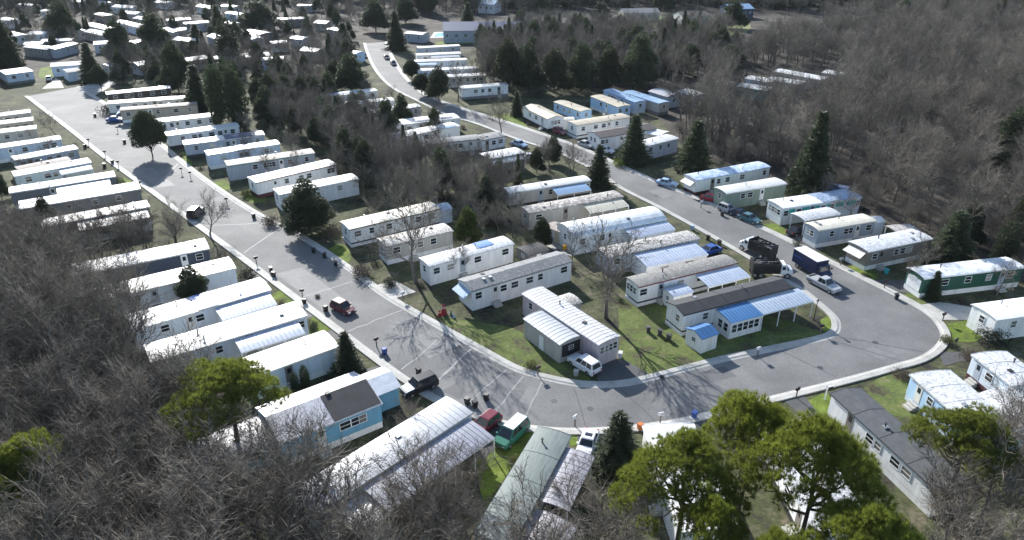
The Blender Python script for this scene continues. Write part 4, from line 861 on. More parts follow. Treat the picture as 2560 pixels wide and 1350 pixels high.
def home(label, a, b, Wd, wall, rk, roof, o, rs):
    r = random.Random(rs); L, ang = place(a, b); far = math.hypot(*a) > 215
    foot(a, ang, L, Wd, -(max([x[2] for x in o.get('aw', [])] + [0])))
    t = thing('mobile_home', label, 'mobile home', (a[0], a[1], 0), ang)
    zf, ze = .72, 2.95; ws = o.get('wallm') or wallm(wall)
    mb = MB(); mb.box(0, L, 0, Wd, zf, ze)
    bow = o.get('bow', .17); prof = roof_curve(Wd, rk, o.get('pitch', 0) * Wd / 2 if rk == 'gable' and o.get('pitch') else (bow if rk != 'gable' else .45), .12, ze + .02)
    # gable or bowed end walls rise to the roof
    ends = [(0.01, ze)] + [(min(max(y, .01), Wd-.01), z - .01) for y, z in prof] + [(Wd - .01, ze)]
    mb.prism(ends, .01, L - .01)
    part('wall', mb, ws, t)
    sk = o.get('skirt'); smat = wallm(sk) if sk else wallm(r.choice(('white', 'greydark', 'shadow', 'white')))  # shadow skirts: shade of an open gap put into the colour
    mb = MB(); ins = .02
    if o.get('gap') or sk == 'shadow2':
        mb.box(.06, L-.06, .06, Wd-.06, .46, zf); part('floor_gap_shade', mb, wallm('shadow'), t); mb = MB(); mb.box(-.02, L+.02, -.02, Wd+.02, 0, .46)  # dark inset box: shade of the gap above the skirting put into colour
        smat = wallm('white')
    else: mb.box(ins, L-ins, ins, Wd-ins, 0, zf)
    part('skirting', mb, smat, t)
    rm = roofm(roof); mb = MB(); mb.prism(prof + [(y, z - .05) for y, z in prof][::-1], -.12, L + .12)
    rf = part('roof', mb, rm, t)
    panels(rf, prof, L, rm, (max(8, round(L / .62)) if o.get('ribs') else max(3, round(L / 3.2))))
    for (u0, u1, v0, v1, c) in o.get('patch', []):
        sub = [(y, z + .075) for y, z in roof_curve(Wd, rk, (prof[len(prof)//2][1] - ze - .02), .12, ze + .02, 17) if v0 * Wd - .15 <= y <= v1 * Wd + .15]
        if len(sub) > 1:
            q = MB(); q.prism(sub + [(y, z + .02) for y, z in sub][::-1], u0 * L, u1 * L); part('roof_cover', q, roofm(c), t)
    tc = o.get('trim')
    if tc or not far:
        mb = MB(); e = prof[0][1]
        mb.box(-.15, L+.15, -.0175, .0175, e - .14, e + .02)
        em = mb.mesh('eave_trim', wallm(tc if tc and tc != 'white' else 'trimwhite') if tc else rm)
        link('eave_trim', em, t, (0, -.1425, 0)); link('eave_trim', em, t, (0, Wd + .1425, 0))
    aws = o.get('aw', [])
    wins = o.get('win'); fc = None
    if wins is None: wins = [u + r.uniform(-.03, .03) for u in ((.12, .32, .5, .7, .88) if not far else (.2, .5, .8))]
    for u in wins:
        if any(x[0] - .04 < u < x[1] + .04 and x[4] != 'open' for x in aws): continue
        window(t, u * L, -.002, 2.02, 0, r.choice((.85, 1.0, 1.15)), .95)
    if not far:
        for u in (.2, .55, .85): window(t, u * L, Wd + .002, 2.02, math.pi, 1.0, .95)
    for u in o.get('winL', [.5] if not far else []): window(t, -.002, Wd * (1 - u), 2.02, -math.pi/2, .8, .95)
    for u in o.get('winR', [.5] if not far else []): window(t, L + .002, Wd * u, 2.02, math.pi/2, .8, .95)
    if not far:
        u = o.get('door', None)
        if u is None:
            c = [q for q in (.38, .6, .22, .8) if all(abs(q - x) * L > 1.1 for x in wins)]; u = c[0] if c else None
        if u is not None and not any(x[0] - .06 < u < x[1] + .06 and x[4] == 'sunroom' for x in aws):
            mb = MB(); mb.box(u*L - .43, u*L + .43, -.03, -.002, zf + .05, zf + 2.0); d = part('door', mb, wallm(r.choice(('trimwhite', 'pale', 'bluegrey', 'brownwall'))), t)
            mb = MB(); mb.box(u*L - .22, u*L + .22, -.04, -.031, zf + 1.15, zf + 1.75); link('pane', mb.mesh('pane', glass), d)
            mb = MB()
            for i in range(3): mb.box(u*L - .55, u*L + .55, -.05 - .3*(i+1), -.05 - .3*i, 0, .6 - .2*i)
            part('steps', mb, m_conc, t)
        for i in range(o.get('vents', r.choice((1, 2, 3)))):
            x = L * r.uniform(.1, .92); j = r.randrange(2, 7); y, z = prof[j]
            q = MB()
            if r.random() < .6: q.cyl((x, y, z), .07, .42, n=8); q.cyl((x, y, z + .42), .13, .08, n=8)
            else: q.box(x-.22, x+.22, y-.22, y+.22, z-.04, z+.17)
            part('roof_vent', q, galv if r.random() < .6 else wallm('dark'), t)
    for (u0, u1) in o.get('tq', []):
        q = MB(); q.box(u0*L, u1*L, -.025, -.003, 1.85, 2.6); part('wall_panel', q, wallm('turquoise'), t)
    for (u0, u1, dep, c, style) in aws:
        x0, x1 = u0*L, u1*L; y1 = -dep
        if style == 'open': sheet_cover(t, 'awning', x0, x1, -.18, y1, 2.72, 2.32, roofm(c), wallm('trimwhite'))
        else:
            q = MB(); q.box(x0+.06, x1-.06, y1+.1, -.01, 0, 2.12); q.hexa([(x0+.06,y1+.1,2.12),(x1-.06,y1+.1,2.12),(x1-.06,-.01,2.12),(x0+.06,-.01,2.12),(x0+.06,y1+.1,2.25),(x1-.06,y1+.1,2.25),(x1-.06,-.01,2.6),(x0+.06,-.01,2.6)])
            part('porch_wall', q, wallm('white'), t)
            sheet_cover(t, 'porch_roof', x0, x1, -.18, y1 - .1, 2.72, 2.3, roofm(c), wallm('trimwhite'), posts=False)
            nw = max(2, round((x1-x0) / (1.0 if style == 'sunroom' else 2.2)))
            for i in range(nw):
                if style == 'sunroom': window(t, x0 + .3 + (x1-x0-.6) * (i+.5) / nw, y1 + .098, 1.35, 0, .78, 1.15)
                elif i % 2 == 1: window(t, x0 + (x1-x0) * (i+.5) / nw, y1 + .098, 1.45, 0, 1.5, .8)
            if style == 'sunroom':
                for i in range(2): window(t, x0 + .058, y1 + .8 + i*1.0, 1.35, -math.pi/2, .8, 1.15)
    if o.get('endaw'):
        q = MB(); z0, z1 = 2.6, 2.0; q.hexa([(-.02,.3,z0-.02),(-.02,Wd-.3,z0-.02),(-1.1,Wd-.2,z1-.02),(-1.1,.2,z1-.02),(-.02,.3,z0+.03),(-.02,Wd-.3,z0+.03),(-1.1,Wd-.2,z1+.03),(-1.1,.2,z1+.03)])
        part('window_awning', q, roofm(o['endaw']), t)
    if o.get('endw'):
        q = MB(); q.box(-.03, -.004, .3, Wd-.3, .75, 2.4); part('wall_panel', q, wallm('white'), t)
    if o.get('annexR'):
        q = MB(); q.box(L+.03, L+2.4, .4, Wd-.3, 0, 2.35); part('annex_wall', q, wallm('bluewhite'), t)
        pr = roof_curve(Wd - .7, 'gable', .45, .1, 2.37); pr = [(y + .4, z) for y, z in pr]
        q = MB(); q.prism(pr + [(y, z - .05) for y, z in pr][::-1], L+.02, L+2.5); part('annex_roof', q, roofm(o['annexR']), t)
    if o.get('wing'):
        q = MB(); q.box(L*.55, L*1.25, Wd+.02, Wd+4.6, 0, 2.8); part('wing_wall', q, ws, t)
        pr = [(y + Wd + .02, z) for y, z in roof_curve(4.6, 'bow', .6, .1, 2.82)]; q = MB(); q.prism(pr + [(y, z - .05) for y, z in pr][::-1], L*.55-.1, L*1.25+.1); part('wing_roof', q, rm, t)
    if o.get('wingL'):
        q = MB(); q.box(-6.5, -.02, 1.2, Wd-.8, 0, 2.5); part('wing_wall', q, ws, t)
        pr = [(y + 1.2, z) for y, z in roof_curve(Wd - 2.0, 'bow', .5, .15, 2.52)]; q = MB(); q.prism(pr + [(y, z - .05) for y, z in pr][::-1], -6.6, -.01); part('wing_roof', q, rm, t)
        window(t, -2, 1.198, 1.6, 0); window(t, -4.5, 1.198, 1.6, 0)
        q = MB(); q.box(L+.02, L+3.0, 2.2, Wd-.4, 0, 2.4); part('wing_wall', q, ws, t)
        pr = [(y + 2.0, z) for y, z in roof_curve(Wd - 2.2, 'gable', .7, .15, 2.42)]; q = MB(); q.prism(pr + [(y, z - .05) for y, z in pr][::-1], L+.01, L+3.2); part('wing_roof', q, roofm('shinewhite'), t)
    return t
for i, (label, a, b, Wd, wall, rk, roof, o) in enumerate(HOMES): home(label, a, b, Wd, wall, rk, roof, o, i)
def simple_house(name, cat, label, a, b, Wd, wall, roof, ze, rk, rs, group=None, rise=None):
    r = random.Random(rs); L, ang = place(a, b); foot(a, ang, L, Wd)
    t = thing(name, label, cat, (a[0], a[1], 0), ang, group)
    prof = roof_curve(Wd, rk, rise or (.4 if rk != 'gable' else Wd * .16), .2, ze + .02)
    mb = MB(); mb.box(0, L, 0, Wd, 0, ze); mb.prism([(.01, ze)] + [(min(max(y, .01), Wd-.01), z-.01) for y, z in prof] + [(Wd-.01, ze)], .01, L-.01); part('wall', mb, wallm(wall), t)
    mb = MB(); mb.prism(prof + [(y, z + .08) for y, z in prof][::-1], -.2, L+.2); part('roof', mb, roofm(roof), t)
    nw = max(1, round(L / 3.2))
    for i in range(nw): window(t, L * (i + .5) / nw + r.uniform(-.4, .4), -.002, ze * .62, 0, r.choice((.9, 1.3)), 1.0)
    window(t, -.002, Wd/2, ze * .62, -math.pi/2); window(t, L+.002, Wd/2, ze*.62, math.pi/2)
    return t
rr = random.Random(3)
for i, (label, a, b, Wd, wall, roof) in enumerate(FAR_HOMES):
    simple_house('mobile_home', 'mobile home', label, a, b, Wd, wall, roof, 2.9, rr.choice(('bow', 'gable', 'bow')), i, 'far homes among the evergreens')
for i, (label, a, b, Wd, wall, roof) in enumerate(WOOD_HOMES): simple_house('mobile_home', 'mobile home', label, a, b, Wd, wall, roof, 2.9, 'bow', 70 + i)
for i, (label, a, b, Wd, wall, roof, z) in enumerate(FAR_HOUSES): simple_house('house', 'house', label, a, b, Wd, wall, roof, z, 'gable', 90 + i)
for i, (label, a, b, Wd, wall, roof, z, op, rk) in enumerate(SHEDS):
    L, ang = place(a, b); foot(a, ang, L, Wd)
    t = thing('carport' if op else 'shed', label, 'carport' if op else 'shed', (a[0], a[1], 0), ang)
    prof = roof_curve(Wd, rk, (.22 if label.count('metal') == 0 else .3) if rk == 'bow' else .5, .14, z + .02)
    if op:
        q = MB(); q.box(-.06, .06, -.06, .06, 0, z); pm_ = q.mesh('post', wallm('trimwhite'))
        for px in (.12, L-.12):
            for py in (.12, Wd-.12): link('post', pm_, t, (px, py, 0))
        q = MB(); q.box(0, L, -.04, .04, z-.16, z); bm_ = q.mesh('beam', wallm('trimwhite'))
        for py in (.04, Wd-.04): link('beam', bm_, t, (0, py, 0))
    else:
        q = MB(); q.box(0, L, 0, Wd, 0, z); q.prism([(.01, z)] + [(min(max(y, .01), Wd-.01), zz-.01) for y, zz in prof] + [(Wd-.01, z)], .01, L-.01); part('wall', q, wallm(wall), t)
        q = MB(); q.box(L*.5-.4, L*.5+.4, -.03, -.003, .05, min(1.9, z-.1)); part('door', q, wallm('trimwhite' if wall != 'white' else 'pale'), t)
        window(t, L + .002, Wd/2, z*.65, math.pi/2, .7, .6); window(t, -.002, Wd/2, z*.65, -math.pi/2, .7, .6)
    if 'dark entry' in label:
        q = MB(); q.box(L + .003, L + .04, .3, Wd - .3, .7, 2.25); part('entry_shade', q, wallm('dark'), t)  # dark panel: the shade inside the open entry put into colour
    q = MB(); q.prism(prof + [(y, zz - .04) for y, zz in prof][::-1], -.14, L+.14); rf = part('roof', q, roofm(roof), t)
    panels(rf, prof, L, roofm(roof), max(3, round(L/.6)))
# swimming pool and its deck by the long blue roof
poly_sheet('pool_deck', POOL_DECK, .012, m_conc)
poly_sheet('pool_water', POOL_WATER, .05, mat('pool_water', (.02, .35, .62), .1))

# ---------------------------------------------------------------- vehicles
def wheel_meshes(rad, wd):
    a = MB(); a.cyl((0, -wd/2, 0), rad, wd, 'y', 16); b = MB(); b.cyl((0, -wd/2 - .012, 0), rad*.62, wd + .024, 'y', 12)
    return a.mesh('wheel', rubber), b.mesh('rim', chrome)
WM = wheel_meshes(.33, .22); WL = wheel_meshes(.46, .28)
def loft(mb, st, mi=0):
    """st: list of rings with equal point counts"""
    n = len(st[0]); i = len(mb.v)
    for ring in st: mb.v += [tuple(p) for p in ring]
    for k in range(len(st) - 1):
        for j in range(n): mb.f.append((i+k*n+j, i+k*n+(j+1)%n, i+(k+1)*n+(j+1)%n, i+(k+1)*n+j)); mb.m.append(mi)
    mb.f.append(tuple(i+j for j in range(n))); mb.f.append(tuple(i+(len(st)-1)*n+j for j in range(n))); mb.m += [mi, mi]
def ring(x, hw, z0, z1, c=.09): return [(x,-hw+c,z0),(x,hw-c,z0),(x,hw,z0+c),(x,hw,z1-c*1.6),(x,hw-c*1.6,z1),(x,-hw+c*1.6,z1),(x,-hw,z1-c*1.6),(x,-hw,z0+c)]
VK = dict(   # length, width, lower-body stations (x, half width factor, top), cabin (bottom x0,x1, top x0,x1, belt, roof)
    sedan=(4.6, 1.8, [(0,.8,.62),(.12,.94,.7),(.9,1,.88),(1.6,1,.92),(3.0,1,.95),(3.9,1,.93),(4.45,.95,.88),(4.6,.82,.75)], (1.35,4.0,2.05,3.35,.9,1.44)),
    hatch=(4.2, 1.78, [(0,.8,.62),(.12,.94,.72),(.9,1,.92),(1.5,1,.95),(3.2,1,.97),(4.05,.97,.97),(4.2,.86,.85)], (1.2,4.08,1.85,3.7,.94,1.55)),
    suv=(4.7, 1.88, [(0,.82,.72),(.1,.95,.88),(.9,1,1.02),(1.5,1,1.06),(3.6,1,1.08),(4.58,.98,1.08),(4.7,.88,.98)], (1.3,4.62,1.95,4.35,1.05,1.76)),
    van=(4.9, 1.94, [(0,.82,.66),(.1,.95,.84),(.8,1,1.0),(1.2,1,1.05),(3.8,1,1.08),(4.78,.98,1.06),(4.9,.9,.98)], (.85,4.82,1.75,4.6,1.04,1.78)),
    pickup=(5.4, 1.92, [(0,.82,.74),(.12,.95,.92),(.9,1,1.02),(1.6,1,1.06),(3.2,1,1.06),(5.3,1,1.04),(5.4,.95,1.0)], (1.5,3.4,2.1,3.15,1.04,1.74)))
def quad_panel(parent, name, p, m, th=.012):
    a = [Vector(q) for q in p]; n = (a[1]-a[0]).cross(a[3]-a[0]).normalized() * th; mb = MB(); mb.hexa([q - n*.2 for q in a] + [q + n for q in a])
    return part(name, mb, m, parent)
def inset(p, s, t):   # quad corners bl, br, tr, tl shrunk
    a = [Vector(q) for q in p]; f = lambda u, v: (a[0]*(1-u)+a[1]*u)*(1-v) + (a[3]*(1-u)+a[2]*u)*v
    return [f(s, t), f(1-s, t), f(1-s, 1-t), f(s, 1-t)]
def wheels(t, xs, hw, me, rad):
    for x in xs:
        for s in (-1, 1): wh = link('wheel', me[0], t, (x, s*(hw - .1), rad)); link('rim', me[1], wh)
def car(label, kind, col, tail, nose):
    tail, nose = np.array(tail), np.array(nose); ang = math.atan2(nose[1]-tail[1], nose[0]-tail[0]); mid = (tail + nose) / 2
    if kind in ('boxtruck', 'dump'): return truck(label, kind, col, mid, ang)
    L, Wd, st, cab = VK[kind]; hw = Wd/2; pm = paintm(col)
    t = thing('parked_car' if kind != 'pickup' else 'pickup_truck', label, 'pickup truck' if kind == 'pickup' else 'car', (mid[0], mid[1], .04), ang, 'vehicles parked in the park')
    X = lambda x: L/2 - x      # stations are counted from the nose
    mb = MB(); loft(mb, [ring(X(x), hw*f, .22 if 0 < x < L else .34, z) for x, f, z in st])
    b0, b1, t0, t1, zb, zt = cab; hb, ht = hw*.93, hw*.74
    B = [(X(b0),-hb,zb-.06),(X(b0),hb,zb-.06),(X(b1),hb,zb-.06),(X(b1),-hb,zb-.06)]; T = [(X(t0),-ht,zt),(X(t0),ht,zt),(X(t1),ht,zt),(X(t1),-ht,zt)]
    mb.hexa(B[::-1] + T[::-1])
    tw = [(X(t0+.12),-ht+.1,zt+.035),(X(t0+.12),ht-.1,zt+.035),(X(t1-.12),ht-.1,zt+.035),(X(t1-.12),-ht+.1,zt+.035)]; mb.hexa(T[::-1] + tw[::-1])
    part('body', mb, pm if col != 'blackpaint' or 'bonnet' not in label else pm, t)
    if 'bonnet' in label:
        z = st[2][2]; q = MB(); q.hexa([(X(.25),-hw*.8,z-.2),(X(1.3),-hw*.85,z-.02),(X(1.3),hw*.85,z-.02),(X(.25),hw*.8,z-.2),(X(.25),-hw*.8,z-.06),(X(1.3),-hw*.85,z+.06),(X(1.3),hw*.85,z+.06),(X(.25),hw*.8,z-.06)]); part('bonnet', q, paintm('skypaint'), t)
    if 'pale roof' in label or 'white cap' in label:
        q = MB(); q.box(X(t1)+.05, X(t0)-.05, -ht+.05, ht-.05, zt+.036, zt+.06); part('roof_skin', q, paintm('white'), t)
    quad_panel(t, 'windscreen', inset([B[1], B[0], T[0], T[1]][::-1][::-1], .06, .1), glass, .012)
    quad_panel(t, 'rear_window', inset([B[3], B[2], T[2], T[3]], .08, .12), glass, .012)
    n = 2 if kind in ('sedan', 'pickup') else 3
    for s in (1, -1):
        P = [B[1], B[2], T[2], T[1]] if s > 0 else [B[3], B[0], T[0], T[3]]
        a = [Vector(q) for q in P]; f = lambda u, v: (a[0]*(1-u)+a[1]*u)*(1-v) + (a[3]*(1-u)+a[2]*u)*v
        for i in range(n):
            u0, u1 = .05 + .9*i/n + .02, .05 + .9*(i+1)/n - .02; pts = [f(u0,.16), f(u1,.16), f(u1,.9), f(u0,.9)]
            nn = (pts[1]-pts[0]).cross(pts[3]-pts[0])
            if nn.y * s < 0: pts = pts[::-1]
            quad_panel(t, 'side_window', pts, glass, .012)
        q = MB(); q.box(X(b0+.25)-.1, X(b0+.25)+.1, s*(hb+.02) if s > 0 else -hb-.22, hb+.22 if s > 0 else -hb-.02, zb+.0, zb+.14); part('mirror', q, pm, t)
        q = MB(); q.box(X(.05)-.06, X(.05)+.055, s*hw*.62-.17, s*hw*.62+.17, .55, .69); part('headlight', q, lampw, t)
        q = MB(); q.box(X(L-.02)-.05, X(L-.02)+.06, s*hw*.72-.12, s*hw*.72+.12, .68, .88); part('taillight', q, lampr, t)
    if 'sunroof' in label:
        q = MB(); q.box(X(t0+.95), X(t0+.4), -.4, .4, zt+.036, zt+.05); part('sunroof', q, glass, t)
    if kind == 'pickup':
        q = MB(); q.box(X(5.25), X(3.55), -hw*.82, hw*.82, 1.0, 1.045); part('cargo_bed', q, paintm('black'), t)
    q = MB(); q.box(X(.06), X(-.03), -hw*.8, hw*.8, .36, .52); part('bumper', q, paintm('greydark'), t); q = MB(); q.box(X(L+.03), X(L-.06), -hw*.8, hw*.8, .38, .54); part('bumper', q, paintm('greydark'), t)
    t.scale = (.87,)*3; wheels(t, (X(.85), X(L-.9)), hw, WM, .33); foot((mid[0]-math.cos(ang)*L/2+math.sin(ang)*hw, mid[1]-math.sin(ang)*L/2-math.cos(ang)*hw), ang, L, Wd)
    return t
def truck(label, kind, col, mid, ang):
    t = thing('box_truck' if kind == 'boxtruck' else 'dump_truck', label, 'truck', (mid[0], mid[1], .04), ang, 'vehicles parked in the park'); pm = paintm(col)
    if kind == 'boxtruck':
        q = MB(); q.box(-3.4, 1.9, -1.18, 1.18, .75, 2.95); part('cargo_box', q, pm, t)
        q = MB(); q.box(-3.43, 1.93, -1.2, 1.2, 2.951, 3.03); part('roof', q, paintm('white'), t)
        q = MB(); loft(q, [ring(1.92, 1.1, .5, 2.45, .1), ring(2.5, 1.08, .5, 2.3, .1), ring(2.75, 1.05, .5, 1.55, .1), ring(3.3, 1.0, .5, 1.35, .1), ring(3.42, .92, .55, 1.2, .1)]); part('cab', q, pm, t)
        quad_panel(t, 'windscreen', [(2.74,-.9,1.6),(2.74,.9,1.6),(2.56,.88,2.22),(2.56,-.88,2.22)], glass, .04)
        for s in (-1, 1):
            q = MB(); q.box(2.05, 2.5, s*1.1-.012, s*1.1+.012, 1.5, 2.1); part('side_window', q, glass, t)
            q = MB(); q.box(3.36, 3.45, s*.7-.15, s*.7+.15, .8, 1.0); part('headlight', q, lampw, t)
            q = MB(); q.box(-3.2, -1.2, s*1.182-.008, s*1.182+.008, 1.9, 2.05); part('stripe', q, paintm('bluepaint'), t)
            q = MB(); q.box(2.6, 2.75, s*1.3-.1, s*1.3+.1, 1.6, 1.95); part('mirror', q, paintm('black'), t)
            q = MB(); q.box(-3.46, -3.4, s*.95-.12, s*.95+.12, .8, 1.0); part('taillight', q, lampr, t)
        q = MB(); q.box(-3.3, 3.2, -.5, .5, .45, .74); q.box(3.4, 3.5, -.95, .95, .45, .65); part('chassis', q, paintm('black'), t)
        wheels(t, (2.6, -2.1), 1.1, WL, .46)
    else:
        q = MB(); loft(q, [ring(1.3, 1.05, .6, 2.3, .1), ring(2.0, 1.05, .6, 2.35, .12), ring(2.35, 1.02, .6, 1.7, .1), ring(3.1, .98, .6, 1.5, .1), ring(3.22, .9, .65, 1.3, .1)]); part('cab', q, paintm('white'), t)
        quad_panel(t, 'windscreen', [(2.33,-.88,1.72),(2.33,.88,1.72),(2.06,.85,2.25),(2.06,-.85,2.25)], glass, .05)
        for s in (-1, 1):
            q = MB(); q.box(1.45, 1.95, s*1.05-.012, s*1.05+.012, 1.55, 2.1); part('side_window', q, glass, t)
            q = MB(); q.box(3.16, 3.26, s*.7-.14, s*.7+.14, .85, 1.02); part('headlight', q, lampw, t)
            q = MB(); q.box(2.2, 2.35, s*1.25-.1, s*1.25+.1, 1.55, 1.9); part('mirror', q, paintm('black'), t)
        q = MB()
        for s in (-1, 1):
            for k in range(5): q.box(-3.1, 1.1, s*1.12-.03, s*1.12+.03, 1.0+k*.32, 1.26+k*.32)
            for k in range(6): q.box(-3.1+k*.82, -3.0+k*.82, s*1.17-.03, s*1.17+.03, .95, 2.65)
        q.box(-3.12, -3.06, -1.1, 1.1, .95, 2.5); q.box(1.08, 1.14, -1.1, 1.1, .95, 2.7); q.box(-3.1, 1.1, -1.1, 1.1, .9, .98); part('cargo_body', q, paintm('black'), t)
        q = MB(); r = random.Random(len(label))
        for k in range(46):
            x, y, z = r.uniform(-2.8, .8), r.uniform(-.85, .85), r.uniform(1.2, 2.5); a, b, c = r.uniform(.12,.5), r.uniform(.08,.35), r.uniform(.05,.3)
            q.hexa([(x-a,y-b,z-c),(x+a,y-b+.1,z-c),(x+a,y+b,z-c+.1),(x-a,y+b,z-c),(x-a,y-b,z+c),(x+a,y-b+.1,z+c-.1),(x+a,y+b,z+c),(x-a,y+b,z+c)], k % 3)
        part('load', q, [mat('dark_scrap', (.035,.033,.032), .8), paintm('greydark'), mat('rusty_scrap', (.07,.05,.042), .8, .4)], t)['kind'] = 'stuff'
        q = MB(); q.box(-3.0, 3.0, -.5, .5, .5, .89); part('chassis', q, paintm('black'), t); wheels(t, (2.4, -1.7, -2.65), 1.05, WL, .46)
    t.scale = (.87,)*3; c, s = math.cos(ang), math.sin(ang); foot((mid[0]-c*3.4+s*1.2, mid[1]-s*3.4-c*1.2), ang, 6.8, 2.4); return t
for a in CARS: car(*a)

# ---------------------------------------------------------------- bins, mailboxes, lamp
def near_home(x, y):
    return min(HOMES, key=lambda h: min(math.hypot(x-h[1][0], y-h[1][1]), math.hypot(x-h[2][0], y-h[2][1]), math.hypot(x-(h[1][0]+h[2][0])/2, y-(h[1][1]+h[2][1])/2)))[0]
def short(lab):
    w_ = lab.split(); return ' '.join(w_[:7]).rstrip(',')
def bin_meshes(col):
    a = MB(); a.hexa([(-.24,-.26,.06),(.24,-.26,.06),(.24,.26,.06),(-.24,.26,.06),(-.3,-.34,.95),(.3,-.34,.95),(.3,.36,.95),(-.3,.36,.95)])
    b = MB(); b.hexa([(-.32,-.38,.951),(.32,-.38,.951),(.32,.4,.951),(-.32,.4,.951),(-.3,-.34,1.02),(.3,-.34,1.02),(.3,.38,1.09),(-.3,.38,1.09)])
    c = MB(); c.cyl((-.3,.3,.1), .1, .06, 'x', 10)
    return a.mesh('body', paintm(col)), b.mesh('lid', paintm(col)), c.mesh('wheel', rubber)
def mail_meshes(col):
    a = MB(); a.box(-.05,.05,-.05,.05,0,1.02)
    b = MB(); pr = [(-.13,1.021),(.13,1.021),(.13,1.2)] + [(.13*math.cos(u), 1.2+.13*math.sin(u)) for u in np.linspace(.3, 2.8, 6)] + [(-.13,1.2)]
    b.prism(pr, -.27, .27); c = MB(); c.box(.05,.09,-.17,-.135,1.12,1.34)
    return a.mesh('post', wood), b.mesh('box', paintm(col)), c.mesh('flag', paintm('redpaint'))
BM, MM = {}, {}; used = {}
CW = dict(black='black', white='white', bluebin='blue', skypaint='light blue', brownbin='dark brown', silver='silver grey', greydark='grey', orangebin='orange', yellowbin='yellow', tealbin='turquoise', dark='dark green')
rb = random.Random(8)
for (x, y), kind, col in BOXES:
    nm = short(near_home(x, y))
    if kind == 'bin':
        if col not in BM: BM[col] = bin_meshes(col)
        lab = f'{CW[col]} wheeled bin standing near the {nm}'
        t = thing('wheelie_bin', lab, 'bin', (x, y, .0), rb.uniform(0, 6.28), 'bins along the streets')
        t.scale = (.75,)*3; link('body', BM[col][0], t); link('lid', BM[col][1], t)
        for dx in (0, .54): link('wheel', BM[col][2], t, (dx, 0, 0))
    else:
        if col not in MM: MM[col] = mail_meshes(col)
        lab = f'{CW[col]} mailbox on a post near the {nm}'
        t = thing('mailbox', lab, 'mailbox', (x, y, .0), rb.uniform(-.4, .4) + .5, 'mailboxes along the streets')
        link('post', MM[col][0], t); link('box', MM[col][1], t); link('flag', MM[col][2], t)
    FOOT.append((x-.6, y-.6, 1, 0, 1.2, 1.2, 0))
lx, ly = LAMP
t = thing('street_lamp', 'black lamp post on the lawn beside the black seamed roof home', 'lamp post', (lx, ly, 0))
q = MB(); q.cyl((0,0,0), .06, 2.5, n=8, r2=.045); part('pole', q, paintm('black'), t); q = MB(); q.cyl((0,0,2.5), .1, .3, n=8, r2=.17); part('lantern', q, lampw, t); q = MB(); q.cyl((0,0,2.8), .2, .12, n=8, r2=.04); part('cap', q, paintm('black'), t)
px_, py_ = SIGN
t = thing('sign_post', 'white bracket post standing on the grass by the charcoal gabled home', 'post', (px_, py_, 0), .4)
q = MB(); q.box(-.06,.06,-.06,.06,0,1.9); part('post', q, paintm('white'), t); q = MB(); q.box(.061,.9,-.04,.04,1.55,1.65); part('arm', q, paintm('white'), t); q = MB(); q.box(.25,.8,-.02,.02,1.1,1.5); part('board', q, paintm('black'), t)
gx, gy = ORNAMENT
for k, (dx, dy, hh, cc) in enumerate(((0,0,1.5,'redpaint'),(-.5,-.6,.9,'redpaint'),(.9,-.3,.7,'greenpaint'),(1.3,-.9,.6,'skypaint'))):
    t = thing('garden_figure', ['tall red garden figure with a pointed hat on the lawn edge', 'short red garden figure below the tall red one', 'green garden figure beside the red ones', 'pale blue garden figure farthest from the red ones'][k], 'garden figure', (gx+dx, gy+dy, 0), 0, 'garden figures by the blue end awning')
    q = MB(); q.cyl((0,0,0), .3*hh, .55*hh, n=10, r2=.18*hh); part('body', q, paintm(cc), t); q = MB(); q.cyl((0,0,.55*hh), .14*hh, .2*hh, n=10, r2=.13*hh); part('head', q, mat('figure_face', (.6,.45,.36), .6), t); q = MB(); q.cyl((0,0,.75*hh), .17*hh, .3*hh, n=10, r2=.02); part('hat', q, paintm(cc), t)

# ---------------------------------------------------------------- trees
rt = np.random.default_rng(11)
def tubes(P0, P1, R0, R1, n):
    P0, P1 = np.array(P0), np.array(P1); R0, R1 = np.array(R0)[:, None], np.array(R1)[:, None]
    d = P1 - P0; d /= np.linalg.norm(d, axis=1, keepdims=True) + 1e-9
    ref = np.where(np.abs(d[:, 2:3]) > .9, np.array([[1., 0, 0]]), np.array([[0, 0, 1.]])); u = np.cross(d, ref); u /= np.linalg.norm(u, axis=1, keepdims=True); v = np.cross(d, u)
    V = []
    for k in range(n): a = 2*math.pi*k/n; V.append(P0 + R0*(u*math.cos(a) + v*math.sin(a)))
    for k in range(n): a = 2*math.pi*k/n; V.append(P1 + R1*(u*math.cos(a) + v*math.sin(a)))
    V = np.stack(V, 1); m = len(P0); base = (np.arange(m) * 2*n)[:, None]
    F = np.concatenate([base + np.array([k, (k+1) % n, n + (k+1) % n, n + k]) for k in range(n)], 0)
    return V.reshape(-1, 3), F
def np_mesh(name, parts_):
    """parts_: list of (V, F, material); F all quads or all tris"""
    me = bpy.data.meshes.new(name); off = 0; vs = []; loops = []; starts = []; mi = []; ls = 0
    for k, (V, F, m) in enumerate(parts_):
        vs.append(V); loops.append((F + off).ravel()); starts.append(ls + np.arange(len(F)) * F.shape[1]); ls += F.size; mi.append(np.full(len(F), k)); off += len(V); me.materials.append(m)
    V = np.concatenate(vs); Lp = np.concatenate(loops); St = np.concatenate(starts); Mi = np.concatenate(mi)
    me.vertices.add(len(V)); me.vertices.foreach_set('co', V.astype(np.float32).ravel())
    me.loops.add(len(Lp)); me.loops.foreach_set('vertex_index', Lp.astype(np.int32))
    me.polygons.add(len(St)); me.polygons.foreach_set('loop_start', St.astype(np.int32)); me.polygons.foreach_set('material_index', Mi.astype(np.int32))
    me.update(calc_edges=True); me.validate(); return me
def bark(name, col, var=.35, rnd=.2): return mat(name, col, .9, var, 2.5, rnd=rnd, spec=.2)
